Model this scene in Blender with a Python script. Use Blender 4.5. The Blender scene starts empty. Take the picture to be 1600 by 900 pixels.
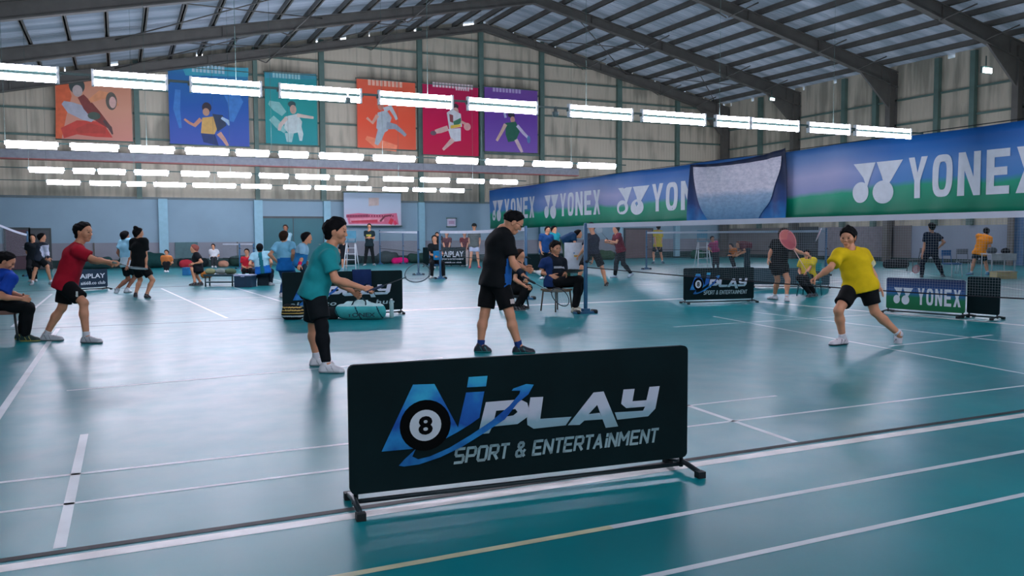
import bpy, math, random
import numpy as np
from mathutils import Vector, Matrix
random.seed(7); rng = np.random.default_rng(7)
SC = bpy.context.scene; COL = SC.collection

# ------------------------------------------------------------------ camera
F, PITCH, ROLL, YAW, CH = 1295.0, math.radians(3.535), math.radians(-.3), math.radians(25.36), 1.33
_cy, _sy, _cp, _sp = math.cos(YAW), math.sin(YAW), math.cos(PITCH), math.sin(PITCH)
LK = np.array([_sy*_cp, _cy*_cp, -_sp]); RT = np.array([_cy, -_sy, 0.]); UPV = np.cross(RT, LK)
RT, UPV = math.cos(ROLL)*RT+math.sin(ROLL)*UPV, -math.sin(ROLL)*RT+math.cos(ROLL)*UPV
CAM = np.array([0., 0., CH]); HOR = np.array([_cy, -_sy, 0.]); FWD = np.array([_sy, _cy, 0.]); ZUP = np.array([0, 0, 1.])
cd = bpy.data.cameras.new('camera'); cam = bpy.data.objects.new('camera', cd); COL.objects.link(cam)
cd.sensor_width = 36; cd.lens = F/1600*36; cd.clip_start = .05; cd.clip_end = 300
m = Matrix.Identity(4)
for i in range(3):
    m[i][0], m[i][1], m[i][2], m[i][3] = RT[i], UPV[i], -LK[i], CAM[i]
cam.matrix_world = m; SC.camera = cam
# ------------------------------------------------------------------ world, exposure
SC.view_settings.view_transform = 'Standard'; SC.view_settings.look = 'None'
SC.view_settings.gamma = 1; SC.view_settings.use_curve_mapping = False
SC.view_settings.exposure = 0.16
w = bpy.data.worlds.new('sky'); SC.world = w; w.use_nodes = True
w.node_tree.nodes['Background'].inputs[0].default_value = (.9, .93, 1, 1)
w.node_tree.nodes['Background'].inputs[1].default_value = 2.6
TUBE = 44.0          # fluorescent tube radiance
ROOF_T = .105         # how much daylight the roof sheets let through

# ------------------------------------------------------------------ projection helpers (photo pixel -> place)
def ray(px, py): return (px-800)*RT-(py-450)*UPV+F*LK
def pl(px, py, ax, val):
    d = ray(px, py); return CAM+(val-CAM[ax])/d[ax]*d
def gnd(px, py): return pl(px, py, 2, 0.)
def depth(p): return float((np.asarray(p, float)-CAM)@LK)
def J3(px, py, Z): return CAM+ray(px, py)*Z/F
def JZ(px, Z, z):
    r0 = (px-800)*RT+F*LK
    py = (r0[2]-(z-CH)*F/Z)/UPV[2]
    return CAM+(r0-py*UPV)*Z/F
def nrm(v):
    v = np.asarray(v, float); return v/(np.linalg.norm(v)+1e-9)

# ------------------------------------------------------------------ materials
def lin(c):
    if isinstance(c, str):
        c = c.lstrip('#'); c = [int(c[i:i+2], 16)/255 for i in (0, 2, 4)]
    return tuple((x/12.92 if x <= .04045 else ((x+.055)/1.055)**2.4) for x in c)
_mats = {}
def mat(c, rough=.6, metal=0., var=.12, scale=6., bump=0., emit=0., name=None, stretch=(1, 1, 1), spec=.5, coat=0.):
    key = (str(c), rough, metal, var, scale, bump, emit, stretch, spec, coat)
    if key in _mats: return _mats[key]
    M = bpy.data.materials.new(name or 'mat_%d' % len(_mats)); M.use_nodes = True
    nt = M.node_tree; b = nt.nodes['Principled BSDF']; L = lin(c)
    tc = nt.nodes.new('ShaderNodeTexCoord'); mp = nt.nodes.new('ShaderNodeMapping'); mp.inputs['Scale'].default_value = stretch
    nz = nt.nodes.new('ShaderNodeTexNoise'); nz.inputs['Scale'].default_value = scale; nz.inputs['Detail'].default_value = 4
    cr = nt.nodes.new('ShaderNodeValToRGB')
    cr.color_ramp.elements[0].position = .3; cr.color_ramp.elements[1].position = .7
    cr.color_ramp.elements[0].color = tuple(x*(1-var) for x in L)+(1,)
    cr.color_ramp.elements[1].color = tuple(min(1, x*(1+var)) for x in L)+(1,)
    nt.links.new(tc.outputs['Object'], mp.inputs[0]); nt.links.new(mp.outputs[0], nz.inputs['Vector'])
    nt.links.new(nz.outputs[0], cr.inputs[0]); nt.links.new(cr.outputs[0], b.inputs['Base Color'])
    b.inputs['Roughness'].default_value = rough; b.inputs['Metallic'].default_value = metal
    b.inputs['Specular IOR Level'].default_value = spec
    b.inputs['Coat Weight'].default_value = coat
    if bump:
        bp = nt.nodes.new('ShaderNodeBump'); bp.inputs['Strength'].default_value = bump; bp.inputs['Distance'].default_value = .02
        nt.links.new(nz.outputs[0], bp.inputs['Height']); nt.links.new(bp.outputs[0], b.inputs['Normal'])
    if emit:
        b.inputs['Emission Color'].default_value = L+(1,); b.inputs['Emission Strength'].default_value = emit
    _mats[key] = M; return M
def cloth(c): return mat(c, rough=.85, var=.1, scale=9, bump=.15, spec=.2)
SKIN = mat('#c88f6e', rough=.55, var=.06, scale=12, spec=.35, name='skin')
SKIN2 = mat('#a06c54', rough=.55, var=.06, scale=12, spec=.35, name='skin_brown')
HAIRM = mat('#07080a', rough=.75, var=.3, scale=60, bump=.3, name='hair', spec=.15)
BLACKM = mat('#0b1012', rough=.7, name='black')

# ------------------------------------------------------------------ mesh builder
class MB:
    def __init__(s): s.v = []; s.f = []; s.m = []; s.sm = []
    def add(s, v, f, mi=0, smooth=False):
        o = len(s.v); s.v += [tuple(map(float, p)) for p in v]
        for q in f: s.f.append(tuple(o+int(i) for i in q)); s.m.append(mi); s.sm.append(smooth)
        return s
    def box(s, c, d, mi=0, ax=None):
        c = np.asarray(c, float); d = np.asarray(d, float)/2
        A = np.eye(3) if ax is None else np.asarray(ax, float)
        v = [c+A[0]*x*d[0]+A[1]*y*d[1]+A[2]*z*d[2] for x in (-1, 1) for y in (-1, 1) for z in (-1, 1)]
        return s.add(v, [(0, 1, 3, 2), (4, 6, 7, 5), (0, 4, 5, 1), (2, 3, 7, 6), (0, 2, 6, 4), (1, 5, 7, 3)], mi)
    def bar(s, a, b, wd, ht, mi=0, up=(0, 0, 1)):
        a = np.asarray(a, float); b = np.asarray(b, float); x = nrm(b-a); y = nrm(np.cross(up, x)); z = np.cross(x, y)
        return s.box((a+b)/2, (np.linalg.norm(b-a), wd, ht), mi, (x, y, z))
    def tube(s, pts, r, mi=0, n=10, closed=False, smooth=True):
        P = [np.asarray(p, float) for p in pts]; N = len(P); rs = r if hasattr(r, '__len__') else [r]*N
        v = []; f = []; u = None
        for i, p in enumerate(P):
            t = nrm(P[(i+1) % N]-P[i-1]) if closed else nrm(P[min(i+1, N-1)]-P[max(i-1, 0)])
            if u is None: u = nrm(np.cross(t, (0, 0, 1) if abs(t[2]) < .9 else (1, 0, 0)))
            u = nrm(u-t*(u@t)); w_ = np.cross(t, u)
            v += [p+rs[i]*(math.cos(2*math.pi*k/n)*u+math.sin(2*math.pi*k/n)*w_) for k in range(n)]
        for i in range(N if closed else N-1):
            j = (i+1) % N
            f += [(i*n+k, i*n+(k+1) % n, j*n+(k+1) % n, j*n+k) for k in range(n)]
        if not closed: f += [tuple(range(n))[::-1], tuple((N-1)*n+k for k in range(n))]
        return s.add(v, f, mi, smooth)
    def lathe(s, c, prof, n=16, mi=0, ax=(0, 0, 1)):
        ax = nrm(ax); u = nrm(np.cross(ax, (1, 0, 0) if abs(ax[0]) < .9 else (0, 1, 0))); w_ = np.cross(ax, u)
        v = [np.asarray(c, float)+ax*z+r*(math.cos(2*math.pi*k/n)*u+math.sin(2*math.pi*k/n)*w_) for r, z in prof for k in range(n)]
        f = [(i*n+k, i*n+(k+1) % n, (i+1)*n+(k+1) % n, (i+1)*n+k) for i in range(len(prof)-1) for k in range(n)]
        f += [tuple(range(n))[::-1], tuple((len(prof)-1)*n+k for k in range(n))]
        return s.add(v, f, mi, True)
    def build(s, name, mats, parent=None, origin=None):
        if not isinstance(mats, (list, tuple)): mats = [mats]
        me = bpy.data.meshes.new(name)
        if parent is not None: o_ = np.array(parent['_o']) if '_o' in parent else np.zeros(3)
        else: o_ = np.asarray(origin if origin is not None else (0, 0, 0), float)
        V = np.array(s.v)-o_
        me.from_pydata(V.tolist(), [], s.f)
        for q in mats: me.materials.append(q)
        me.polygons.foreach_set('material_index', s.m); me.polygons.foreach_set('use_smooth', s.sm)
        me.update()
        ob = bpy.data.objects.new(name, me); COL.objects.link(ob)
        if parent is not None: ob.parent = parent; ob['_o'] = [float(x) for x in o_]
        else: ob.location = o_; ob['_o'] = [float(x) for x in o_]
        return ob
def thing(name, loc, label, cat, group=None):
    o = bpy.data.objects.new(name, None); o.empty_display_size = .1; COL.objects.link(o)
    o.location = [float(x) for x in loc]; o['_o'] = [float(x) for x in loc]; return tag(o, label, cat, group)
def tag(o, label, cat, group=None, kind=None):
    o['label'] = label; o['category'] = cat
    if group: o['group'] = group
    if kind: o['kind'] = kind
    return o
def structure(o): o['kind'] = 'structure'; return o
def copytree(o, parent=None):
    c = o.copy(); COL.objects.link(c)
    if parent is not None: c.parent = parent
    for ch in list(o.children): copytree(ch, c)
    return c
_tc = {}
def text2d(s, size=1., shear=0., bold=0., space=1.):
    k = (s, shear, bold, space)
    if k not in _tc:
        cu = bpy.data.curves.new('t', 'FONT'); cu.body = s; cu.size = 1; cu.shear = shear; cu.offset = bold
        cu.space_character = space; cu.resolution_u = 3
        ob = bpy.data.objects.new('t', cu); COL.objects.link(ob)
        dg = bpy.context.evaluated_depsgraph_get(); dg.update()
        me = bpy.data.meshes.new_from_object(ob.evaluated_get(dg))
        V = np.array([v.co[:2] for v in me.vertices]); Fc = [tuple(p.vertices) for p in me.polygons]
        bpy.data.objects.remove(ob); bpy.data.meshes.remove(me); bpy.data.curves.remove(cu)
        V = V-V.min(0); _tc[k] = (V, Fc)
    V, Fc = _tc[k]; return V*size, Fc
def fit_text(s, x0, x1, y0, y1, shear=0., bold=.01, space=1.):
    V, Fc = text2d(s, 1., shear, bold, space); mx = V.max(0)
    return np.stack([x0+V[:, 0]/mx[0]*(x1-x0), y0+V[:, 1]/mx[1]*(y1-y0)], 1), Fc
from mathutils.geometry import tessellate_polygon
def poly2d(outer, holes=()):
    loops = [[Vector((p[0], p[1], 0)) for p in lp] for lp in [outer]+list(holes)]
    V = np.array([(p.x, p.y) for lp in loops for p in lp])
    return V, [tuple(t) for t in tessellate_polygon(loops)]
def ell(cx, cy, rx, ry, n=28, a0=0, a1=2*math.pi):
    return [(cx+rx*math.cos(a0+(a1-a0)*i/n), cy+ry*math.sin(a0+(a1-a0)*i/n)) for i in range(n)]

# ================================================================== THE HALL
YB, XR, XL, YF, XA, HA = 42.0, 34.8, -14.0, -10.0, 18.1, 12.95
SLP = .2065
def roofz(x): return HA-abs(x-XA)*SLP
def floor_material():
    M = bpy.data.materials.new('court_mat_teal'); M.use_nodes = True; nt = M.node_tree; b = nt.nodes['Principled BSDF']
    tc = nt.nodes.new('ShaderNodeTexCoord')
    n1 = nt.nodes.new('ShaderNodeTexNoise'); n1.inputs['Scale'].default_value = .55; n1.inputs['Detail'].default_value = 6
    n2 = nt.nodes.new('ShaderNodeTexNoise'); n2.inputs['Scale'].default_value = 3.5; n2.inputs['Detail'].default_value = 8
    cr = nt.nodes.new('ShaderNodeValToRGB'); cr.color_ramp.elements[0].position = .35; cr.color_ramp.elements[1].position = .68
    cr.color_ramp.elements[0].color = lin('#00757c')+(1,); cr.color_ramp.elements[1].color = lin('#008a90')+(1,)
    mr = nt.nodes.new('ShaderNodeMapRange'); mr.inputs[1].default_value = .3; mr.inputs[2].default_value = .7
    mr.inputs[3].default_value = .30; mr.inputs[4].default_value = .37
    mx = nt.nodes.new('ShaderNodeMix'); mx.data_type = 'RGBA'; mx.blend_type = 'MULTIPLY'; mx.inputs[0].default_value = .2
    bp = nt.nodes.new('ShaderNodeBump'); bp.inputs['Strength'].default_value = .03; bp.inputs['Distance'].default_value = .004
    for n in (n1, n2): nt.links.new(tc.outputs['Object'], n.inputs['Vector'])
    nt.links.new(n1.outputs[0], cr.inputs[0]); nt.links.new(cr.outputs[0], mx.inputs[6]); nt.links.new(n2.outputs[0], mx.inputs[7])
    nt.links.new(mx.outputs[2], b.inputs['Base Color']); nt.links.new(n2.outputs[0], mr.inputs[0]); nt.links.new(mr.outputs[0], b.inputs['Roughness'])
    b.inputs['Specular IOR Level'].default_value = .34
    return M
def wall_material(name, c0, c1, sx=(1.2, 1.2, .12), rough=.85, corr=0.):
    M = bpy.data.materials.new(name); M.use_nodes = True; nt = M.node_tree; b = nt.nodes['Principled BSDF']
    tc = nt.nodes.new('ShaderNodeTexCoord'); mp = nt.nodes.new('ShaderNodeMapping'); mp.inputs['Scale'].default_value = sx
    n1 = nt.nodes.new('ShaderNodeTexNoise'); n1.inputs['Scale'].default_value = 2.2; n1.inputs['Detail'].default_value = 7
    br = nt.nodes.new('ShaderNodeTexNoise'); br.inputs['Scale'].default_value = .35
    ad = nt.nodes.new('ShaderNodeMath'); ad.operation = 'ADD'
    cr = nt.nodes.new('ShaderNodeValToRGB'); cr.color_ramp.elements[0].position = .8; cr.color_ramp.elements[1].position = 1.2 if False else 1.0
    mr = nt.nodes.new('ShaderNodeMath'); mr.operation = 'MULTIPLY'; mr.inputs[1].default_value = .95
    cr.color_ramp.elements[0].color = lin(c0)+(1,); cr.color_ramp.elements[1].color = lin(c1)+(1,)
    nt.links.new(tc.outputs['Object'], mp.inputs[0]); nt.links.new(mp.outputs[0], n1.inputs['Vector']); nt.links.new(tc.outputs['Object'], br.inputs['Vector'])
    nt.links.new(n1.outputs[0], ad.inputs[0]); nt.links.new(br.outputs[0], ad.inputs[1]); nt.links.new(ad.outputs[0], mr.inputs[0]); nt.links.new(mr.outputs[0], cr.inputs[0])
    nt.links.new(cr.outputs[0], b.inputs['Base Color']); b.inputs['Roughness'].default_value = rough
    if corr:
        wv = nt.nodes.new('ShaderNodeTexWave'); wv.inputs['Scale'].default_value = corr; wv.bands_direction = 'DIAGONAL'
        mp2 = nt.nodes.new('ShaderNodeMapping'); mp2.inputs['Scale'].default_value = (1, 1, 0)
        bp = nt.nodes.new('ShaderNodeBump'); bp.inputs['Strength'].default_value = .35; bp.inputs['Distance'].default_value = .02
        nt.links.new(tc.outputs['Object'], mp2.inputs[0]); nt.links.new(mp2.outputs[0], wv.inputs[0])
        nt.links.new(wv.outputs[0], bp.inputs['Height']); nt.links.new(bp.outputs[0], b.inputs['Normal'])
    return M
FLOORM = floor_material()
LINEM = mat('#c3cfd2', rough=.4, var=.12, scale=3, name='court_line_paint')
CREAM = mat('#b9bb98', rough=.4, var=.25, scale=3, name='cream_line_paint')
SEAM = mat('#c9cbc8', rough=.35, var=.2, scale=5, name='seam_concrete')
DARKM = mat('#0b1518', rough=.6, name='rubber_edge')
fb = MB()
fb.add([(XL, YF, 0), (XR, YF, 0), (XR, YB, 0), (XL, YB, 0), (XL, YF, -.2), (XR, YF, -.2), (XR, YB, -.2), (XL, YB, -.2)],
       [(0, 1, 2, 3), (7, 6, 5, 4), (0, 4, 5, 1), (1, 5, 6, 2), (2, 6, 7, 3), (3, 7, 4, 0)])
def line(a, b, wd=.045, mi=1, z=.0012):
    a = np.array([a[0], a[1], z]); b = np.array([b[0], b[1], z]); t = nrm(b-a); n = np.array([-t[1], t[0], 0])*wd/2
    fb.add([a-n, b-n, b+n, a+n], [(0, 1, 2, 3)], mi)
for a, b, wd, mi in [((-8, 4.66), (2.2, 4.66), .035, 1), ((2.2, 4.66), (14, 4.5), .035, 1), ((-8, 5.27), (2, 5.23), .04, 1), ((2, 5.23), (4.9, 5.22), .035, 1),
                     ((-6, 3.17), (2.0, 3.17), .045, 2), ((2.0, 3.17), (8, 3.2), .045, 1), ((-6, 2.6), (8, 2.66), .04, 1), ((-.45, 8.2), (3.2, 8.55), .035, 1),
                     ((4.03, 5.6), (3.9, 3.98), .045, 1), ((-.27, 4.0), (-.25, 6.3), .05, 1), ((-.86, 6.6), (-.85, 14.0), .06, 1),
                     ((9.95, 11.2), (9.9, 6.0), .05, 1), ((8.85, 10.9), (7.7, 4.6), .04, 1), ((8.3, 6.97), (10.4, 7.13), .05, 1), ((7.3, 9.9), (11.3, 9.9), .04, 1),
                     ((-6, 19.6), (8, 19.0), .05, 1), ((1.6, 14.5), (1.0, 24), .05, 1), ((3.2, 14.5), (2.8, 23.5), .05, 1), ((-1.5, 14.6), (-1.5, 23), .05, 1),
                     ((4.5, 26), (4.5, 36), .06, 1), ((-6, 30), (20, 30), .06, 1), ((12, 14.7), (20, 18), .05, 1), ((12.5, 19), (17, 19), .05, 1), ((19, 12), (28, 24), .06, 1), ((14, 24), (30, 24), .06, 1)]:
    line(a, b, wd, mi, .0012+.0002*(mi == 2))
# bare seams between the laid mats, each with its black rubber edge
line((-6, 3.86), (9, 3.83), .085, 3, .0010); line((-6, 3.955), (12, 3.93), .05, 4, .0020)
line((-8, 14.55), (2.4, 13.98), .05, 4, .0020); line((4.6, 14.45), (11.4, 14.25), .2, 3, .0010)
line((-8, 24.0), (9, 25.4), .16, 4, .0020); line((11.62, 13.0), (12.1, 4), .10, 3, .0010)
structure(fb.build('floor', [FLOORM, LINEM, CREAM, SEAM, DARKM]))

WALLM = wall_material('corrugated_wall_sheet', '#918f80', '#bdb7a4', corr=3.2)
BLUEM = mat('#7d9cac', rough=.6, var=.06, scale=.6, name='blue_wall_paint')
MAUVE = mat('#7c828c', rough=.7, var=.08, scale=1.2, name='mauve_board')
GREEND = mat('#173a3a', rough=.7, var=.3, scale=3, name='dark_green_base')
STEEL = mat('#557068', rough=.55, var=.15, scale=2, name='painted_steel')
RAFT = mat('#595954', rough=.55, var=.15, scale=2, name='rafter_steel')
wb = MB()
T = .2
def prism(mb, poly, y0, y1, mi=0):        # polygon in x-z, between two y
    n = len(poly); v = [(x, y0, z) for x, z in poly]+[(x, y1, z) for x, z in poly]
    mb.add(v, [tuple(range(n))[::-1], tuple(range(n, 2*n))]+[(i, (i+1) % n, (i+1) % n+n, i+n) for i in range(n)], mi)
g_ = .10
prism(wb, [(XL, 3.17), (XR, 3.17), (XR, roofz(XR)-g_), (XA, HA-g_), (XL, roofz(XL)-g_)], YB, YB+T, 0)
prism(wb, [(XL, 1.15), (XR, 1.15), (XR, 3.17), (XL, 3.17)], YB, YB+T, 1)
prism(wb, [(XL, .38), (XR, .38), (XR, 1.15), (XL, 1.15)], YB, YB+T, 2)
prism(wb, [(XL, 0), (XR, 0), (XR, .38), (XL, .38)], YB, YB+T, 3)
structure(wb.build('wall_back', [WALLM, BLUEM, MAUVE, GREEND]))
wr = MB()
wr.box((XR+T/2, (YB+YF)/2, (1.75+roofz(XR)-g_)/2+.0), (T, YB-YF, roofz(XR)-g_-1.75), 0)
PALEM = mat('#8b97a6', rough=.6, var=.06, scale=.8, name='pale_wall_paint')
TAUPE = mat('#74706f', rough=.7, var=.08, scale=1.5, name='taupe_shutter')
wr.box((XR+T/2, (YB+YF)/2, .875), (T, YB-YF, 1.75), 1)
structure(wr.build('wall_right', [WALLM, PALEM]))
wl = MB(); wl.box((XL-T/2, (YB+YF)/2, roofz(XL)/2), (T, YB-YF, roofz(XL)), 0); structure(wl.build('wall_left', [WALLM]))
wf = MB(); prism(wf, [(XL, 0), (XR, 0), (XR, roofz(XR)), (XA, HA), (XL, roofz(XL))], YF-T, YF, 0); structure(wf.build('wall_front', [WALLM]))
# roof sheets
def roof_material():
    M = bpy.data.materials.new('roof_sheet'); M.use_nodes = True; nt = M.node_tree; nt.nodes.remove(nt.nodes['Principled BSDF'])
    out = nt.nodes['Material Output']; tc = nt.nodes.new('ShaderNodeTexCoord')
    mp = nt.nodes.new('ShaderNodeMapping'); mp.inputs['Scale'].default_value = (.08, .9, .2)
    nz = nt.nodes.new('ShaderNodeTexNoise'); nz.inputs['Scale'].default_value = 1.6; nz.inputs['Detail'].default_value = 6
    cr = nt.nodes.new('ShaderNodeValToRGB'); cr.color_ramp.elements[0].position = .35; cr.color_ramp.elements[1].position = .7
    cr.color_ramp.elements[0].color = lin('#6c7a84')+(1,); cr.color_ramp.elements[1].color = lin('#98a3b0')+(1,)
    wv = nt.nodes.new('ShaderNodeTexWave'); wv.bands_direction = 'Y'; wv.inputs['Scale'].default_value = 1.6
    bp = nt.nodes.new('ShaderNodeBump'); bp.inputs['Strength'].default_value = .5; bp.inputs['Distance'].default_value = .04
    d = nt.nodes.new('ShaderNodeBsdfDiffuse'); t = nt.nodes.new('ShaderNodeBsdfTranslucent'); mx = nt.nodes.new('ShaderNodeMixShader')
    mx.inputs[0].default_value = ROOF_T
    nt.links.new(tc.outputs['Object'], mp.inputs[0]); nt.links.new(mp.outputs[0], nz.inputs['Vector']); nt.links.new(nz.outputs[0], cr.inputs[0])
    nt.links.new(tc.outputs['Object'], wv.inputs[0]); nt.links.new(wv.outputs[0], bp.inputs['Height'])
    for s_ in (d, t): nt.links.new(cr.outputs[0], s_.inputs[0]); nt.links.new(bp.outputs[0], s_.inputs['Normal'])
    nt.links.new(d.outputs[0], mx.inputs[1]); nt.links.new(t.outputs[0], mx.inputs[2]); nt.links.new(mx.outputs[0], out.inputs[0])
    return M
rb = MB()
for xe in (XL-.5, XR+.5):
    rb.add([(XA, YF-.5, HA+.1), (xe, YF-.5, roofz(xe)+.1), (xe, YB+.6, roofz(xe)+.1), (XA, YB+.6, HA+.1)], [(0, 1, 2, 3)])
structure(rb.build('ceiling', [roof_material()]))

# broken strip of sheet ends between the gable wall and the roof, daylight showing through the gaps
eb = MB(); x = XL+.2; er = random.Random(3)
while x < XR-.4:
    L_ = er.uniform(.5, 2.0); x1 = min(x+L_, XR)
    if not (x < XA < x1): prism(eb, [(x, roofz(x)-.14), (x1, roofz(x1)-.14), (x1, roofz(x1)+.13), (x, roofz(x)+.13)], YB+.01, YB+.06, 0)
    x = x1+er.choice((0, .06, .1, .14, .3))
y = YF+.2
while y < YB-.3:
    L_ = er.uniform(.5, 2.2); y1 = min(y+L_, YB); eb.box((XR+.03, (y+y1)/2, roofz(XR)), (.05, y1-y, .3), 0); y = y1+er.choice((.1, .15, .25, .4, 0))
structure(eb.build('trim_30', [WALLM]))
# posts, girts and ledge of the back wall
def trim(mb, i, mats): return structure(mb.build('trim_%d' % i, mats))
pb = MB()
for x, wd in ((-6.4, .22), (.95, .22), (6.2, .2), (9.4, .26), (14.55, .26), (18.05, .26), (21.76, .26), (26.9, .3), (31.1, .24)):
    pb.box((x, YB-.11, (3.17+roofz(x))/2), (wd, .2, roofz(x)-3.17), 0)
for x in (-6.4, .0+1.92, 6.2, 9.55, 14.55, 21.76, 26.9, 31.1):
    pb.box((x, YB-.12, 1.62), (.4 if x < 8 else .34, .22, 3.1), 1)
trim(pb, 1, [STEEL, mat('#86b4c4', rough=.6, var=.05, name='pale_blue_column')])
gb = MB()
for i, z in enumerate((5.9, 7.05, 8.15, 9.2, 10.1, 11.0, 11.9)):
    d_ = (HA-.3-z)/SLP; xa, xb = max(XL, XA-d_), min(XR, XA+d_)
    gb.box(((xa+xb)/2, YB-.04, z), (xb-xa, .08, .09), 0)
gb.box(((XL+24)/2, YB-.2, 5.02), (24-XL, .4, .36), 1); gb.box(((XL+24)/2, YB-.2, 4.81), (24-XL, .42, .05), 2)
gb.box(((XL+XR)/2, YB-.05, 3.2), (XR-XL, .1, .1), 3)
trim(gb, 2, [STEEL, mat('#8d949c', rough=.6, name='ledge_paint'), mat('#a0605c', rough=.6, name='red_edge'), mat('#5d6f73', rough=.6, name='grey_trim')])
# portal frames
FY = [41.55, 35.6, 29.2, 22.8, 16.4, 10.0, 3.6, -2.8]
for i, y in enumerate(FY):
    b = MB(); dp = .55 if i else .5
    for sgn in (1, -1):
        xe = XR if sgn > 0 else XL; n = 8
        for k in range(n):
            x0, x1 = XA+(xe-XA)*k/n, XA+(xe-XA)*(k+1)/n
            h0 = dp*(.75+.6*(k/n)**2); h1 = dp*(.75+.6*((k+1)/n)**2)
            z0, z1 = roofz(x0)-.2, roofz(x1)-.2
            prism(b, [(x0, z0-.03), (x1, z1-.03), (x1, z1-h1), (x0, z0-h0)], y-.04, y+.04, 0)
            prism(b, [(x0, z0), (x1, z1), (x1, z1-.04), (x0, z0-.04)], y-.13, y+.13, 0)
            prism(b, [(x0, z0-h0+.02), (x1, z1-h1+.02), (x1, z1-h1-.03), (x0, z0-h0-.03)], y-.13, y+.13, 0)
            if k % 2: b.box(((x0+x1)/2, y, (z0+z1)/2-(h0+h1)/4), (.03, .24, (h0+h1)/2), 0)
        xi = xe-sgn*.3
        b.box((xi, y, (roofz(xe)-.3)/2), (.5, .05, roofz(xe)-.3), 0)
        b.box((xi-.24, y, (roofz(xe)-.3)/2), (.04, .28, roofz(xe)-.3), 0); b.box((xi+.24, y, (roofz(xe)-.3)/2), (.04, .28, roofz(xe)-.3), 0)
        zk = roofz(xe)-.9
        prism(b, [(xe-sgn*.5, zk+.3), (xe-sgn*2.6, roofz(xe-sgn*2.6)-.8), (xe-sgn*.5, zk-1.1)][::(1 if sgn > 0 else -1)], y-.05, y+.05, 0)
    trim(b, 3+i, [RAFT])
pu = MB()
npur = 14
for sgn in (1, -1):
    for k in range(0, npur+3):
        x = XA+sgn*(.35+k*1.28)
        if x > XR-.1 or x < XL: continue
        z = roofz(x); L0, L1 = YF, YB
        pu.box((x, (L0+L1)/2, z-.03), (.09, L1-L0, .22), 0); pu.box((x+.05, (L0+L1)/2, z-.13), (.12, L1-L0, .02), 0)
trim(pu, 20, [RAFT])
br = MB()
for (xa, ya, xb, yb) in [(XA+2, 41.5, XA+9, 35.6), (XA+9, 41.5, XA+2, 35.6), (XA+9, 41.5, XR-1, 35.6), (XR-1, 41.5, XA+9, 35.6), (XA-2, 41.5, XA-10, 35.6), (XA-10, 41.5, XA-2, 35.6),
                         (XA-10, 41.5, XA-18, 35.6), (XA-18, 41.5, XA-10, 35.6), (XA-10, 29.2, XA-18, 35.6), (XA-18, 29.2, XA-10, 35.6)]:
    br.tube([(xa, ya, roofz(xa)-.32), (xb, yb, roofz(xb)-.32)], .025, n=6)
for y in FY[:5]:
    for x in (XA+6.2, XA+11.4, XA-6.2, XA-11.4, XA+14):
        br.tube([(x, y-.05, roofz(x)-.85), (x+.9, y-.95, roofz(x+.9)-.15)], .03, n=6); br.tube([(x, y+.05, roofz(x)-.85), (x-.9, y+.95, roofz(x-.9)-.15)], .03, n=6)
trim(br, 21, [RAFT])
rw = MB()
for y in (38.6, 32.3, 30.3, 26.8, 25.0, 19.6, 18):
    rw.box((XR-.12, y, (1.75+roofz(XR))/2), (.22, .24, roofz(XR)-1.75), 0)
for z in (4.3, 5.5, 6.7, 7.9): rw.box((XR-.04, (YF+YB)/2, z), (.08, YB-YF, .09), 0)
rw.box((XR-.03, 38.8, .95), (.06, 5.6, 1.66), 1); rw.box((XR-.03, 35.0, .95), (.06, 1.9, 1.7), 2); rw.box((XR-.04, 31.3, .97), (.08, 4.4, 1.6), 3)
rw.box((XR-.04, 28.6, .97), (.08, 1.0, 1.62), 1); rw.box((XR-.2, 22.6, 1.8), (.4, .5, 3.6), 4)
rw.box((XR-.06, (YF+YB)/2, .1), (.12, YB-YF, .2), 5)
trim(rw, 22, [STEEL, TAUPE, mat('#3f474b', rough=.7, name='dark_shutter'), mat('#7d7a80', rough=.7, name='grey_shutter'), mat('#4a6f93', rough=.6, name='blue_column'), GREEND])
# doors on the back wall
def door(i, x0, x1, z1, c, frame='#2b3a3d'):
    b = MB(); b.box(((x0+x1)/2, YB-.05, z1/2+.02), (x1-x0, .06, z1), 0); b.box(((x0+x1)/2, YB-.05, z1+.05), (x1-x0+.16, .1, .1), 1)
    for x in (x0-.04, x1+.04): b.box((x, YB-.05, z1/2), (.08, .1, z1), 1)
    if x1-x0 > 2: b.box(((x0+x1)/2, YB-.09, z1/2), (.03, .03, z1), 1)
    d_ = structure(b.build('door_%d' % i, [mat(c, rough=.5, var=.08, scale=1, name='door_paint'), mat(frame, rough=.5)]))
    h = MB(); h.tube([(x1-.12, YB-.1, 1.0), (x1-.12, YB-.16, 1.0), (x1-.24, YB-.16, 1.0)], .015); h.build('door_handle', [mat('#99a0a2', rough=.3, metal=1.)], d_)
door(1, 6.4, 9.35, 2.3, '#16636d'); door(2, -4.4, -3.55, 1.75, '#4a3540'); door(3, -3.45, -2.75, 1.72, '#3c4448'); door(4, 27.4, 29.3, 1.72, '#5f5455')
# panels of dark equipment shelf line at the wall foot
bb = MB(); bb.box((2.9, YB-.05, .78), (1.0, .06, .75), 0); bb.box((-1.0, YB-.04, .78), (.05, .06, .75), 1); bb.box((5.2, YB-.04, .78), (.06, .06, .75), 1); bb.box((1.0, YB-.04, .78), (.05, .06, .75), 1)
trim(bb, 23, [mat('#3d6468', rough=.6), mat('#54554f', rough=.6)])

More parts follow.
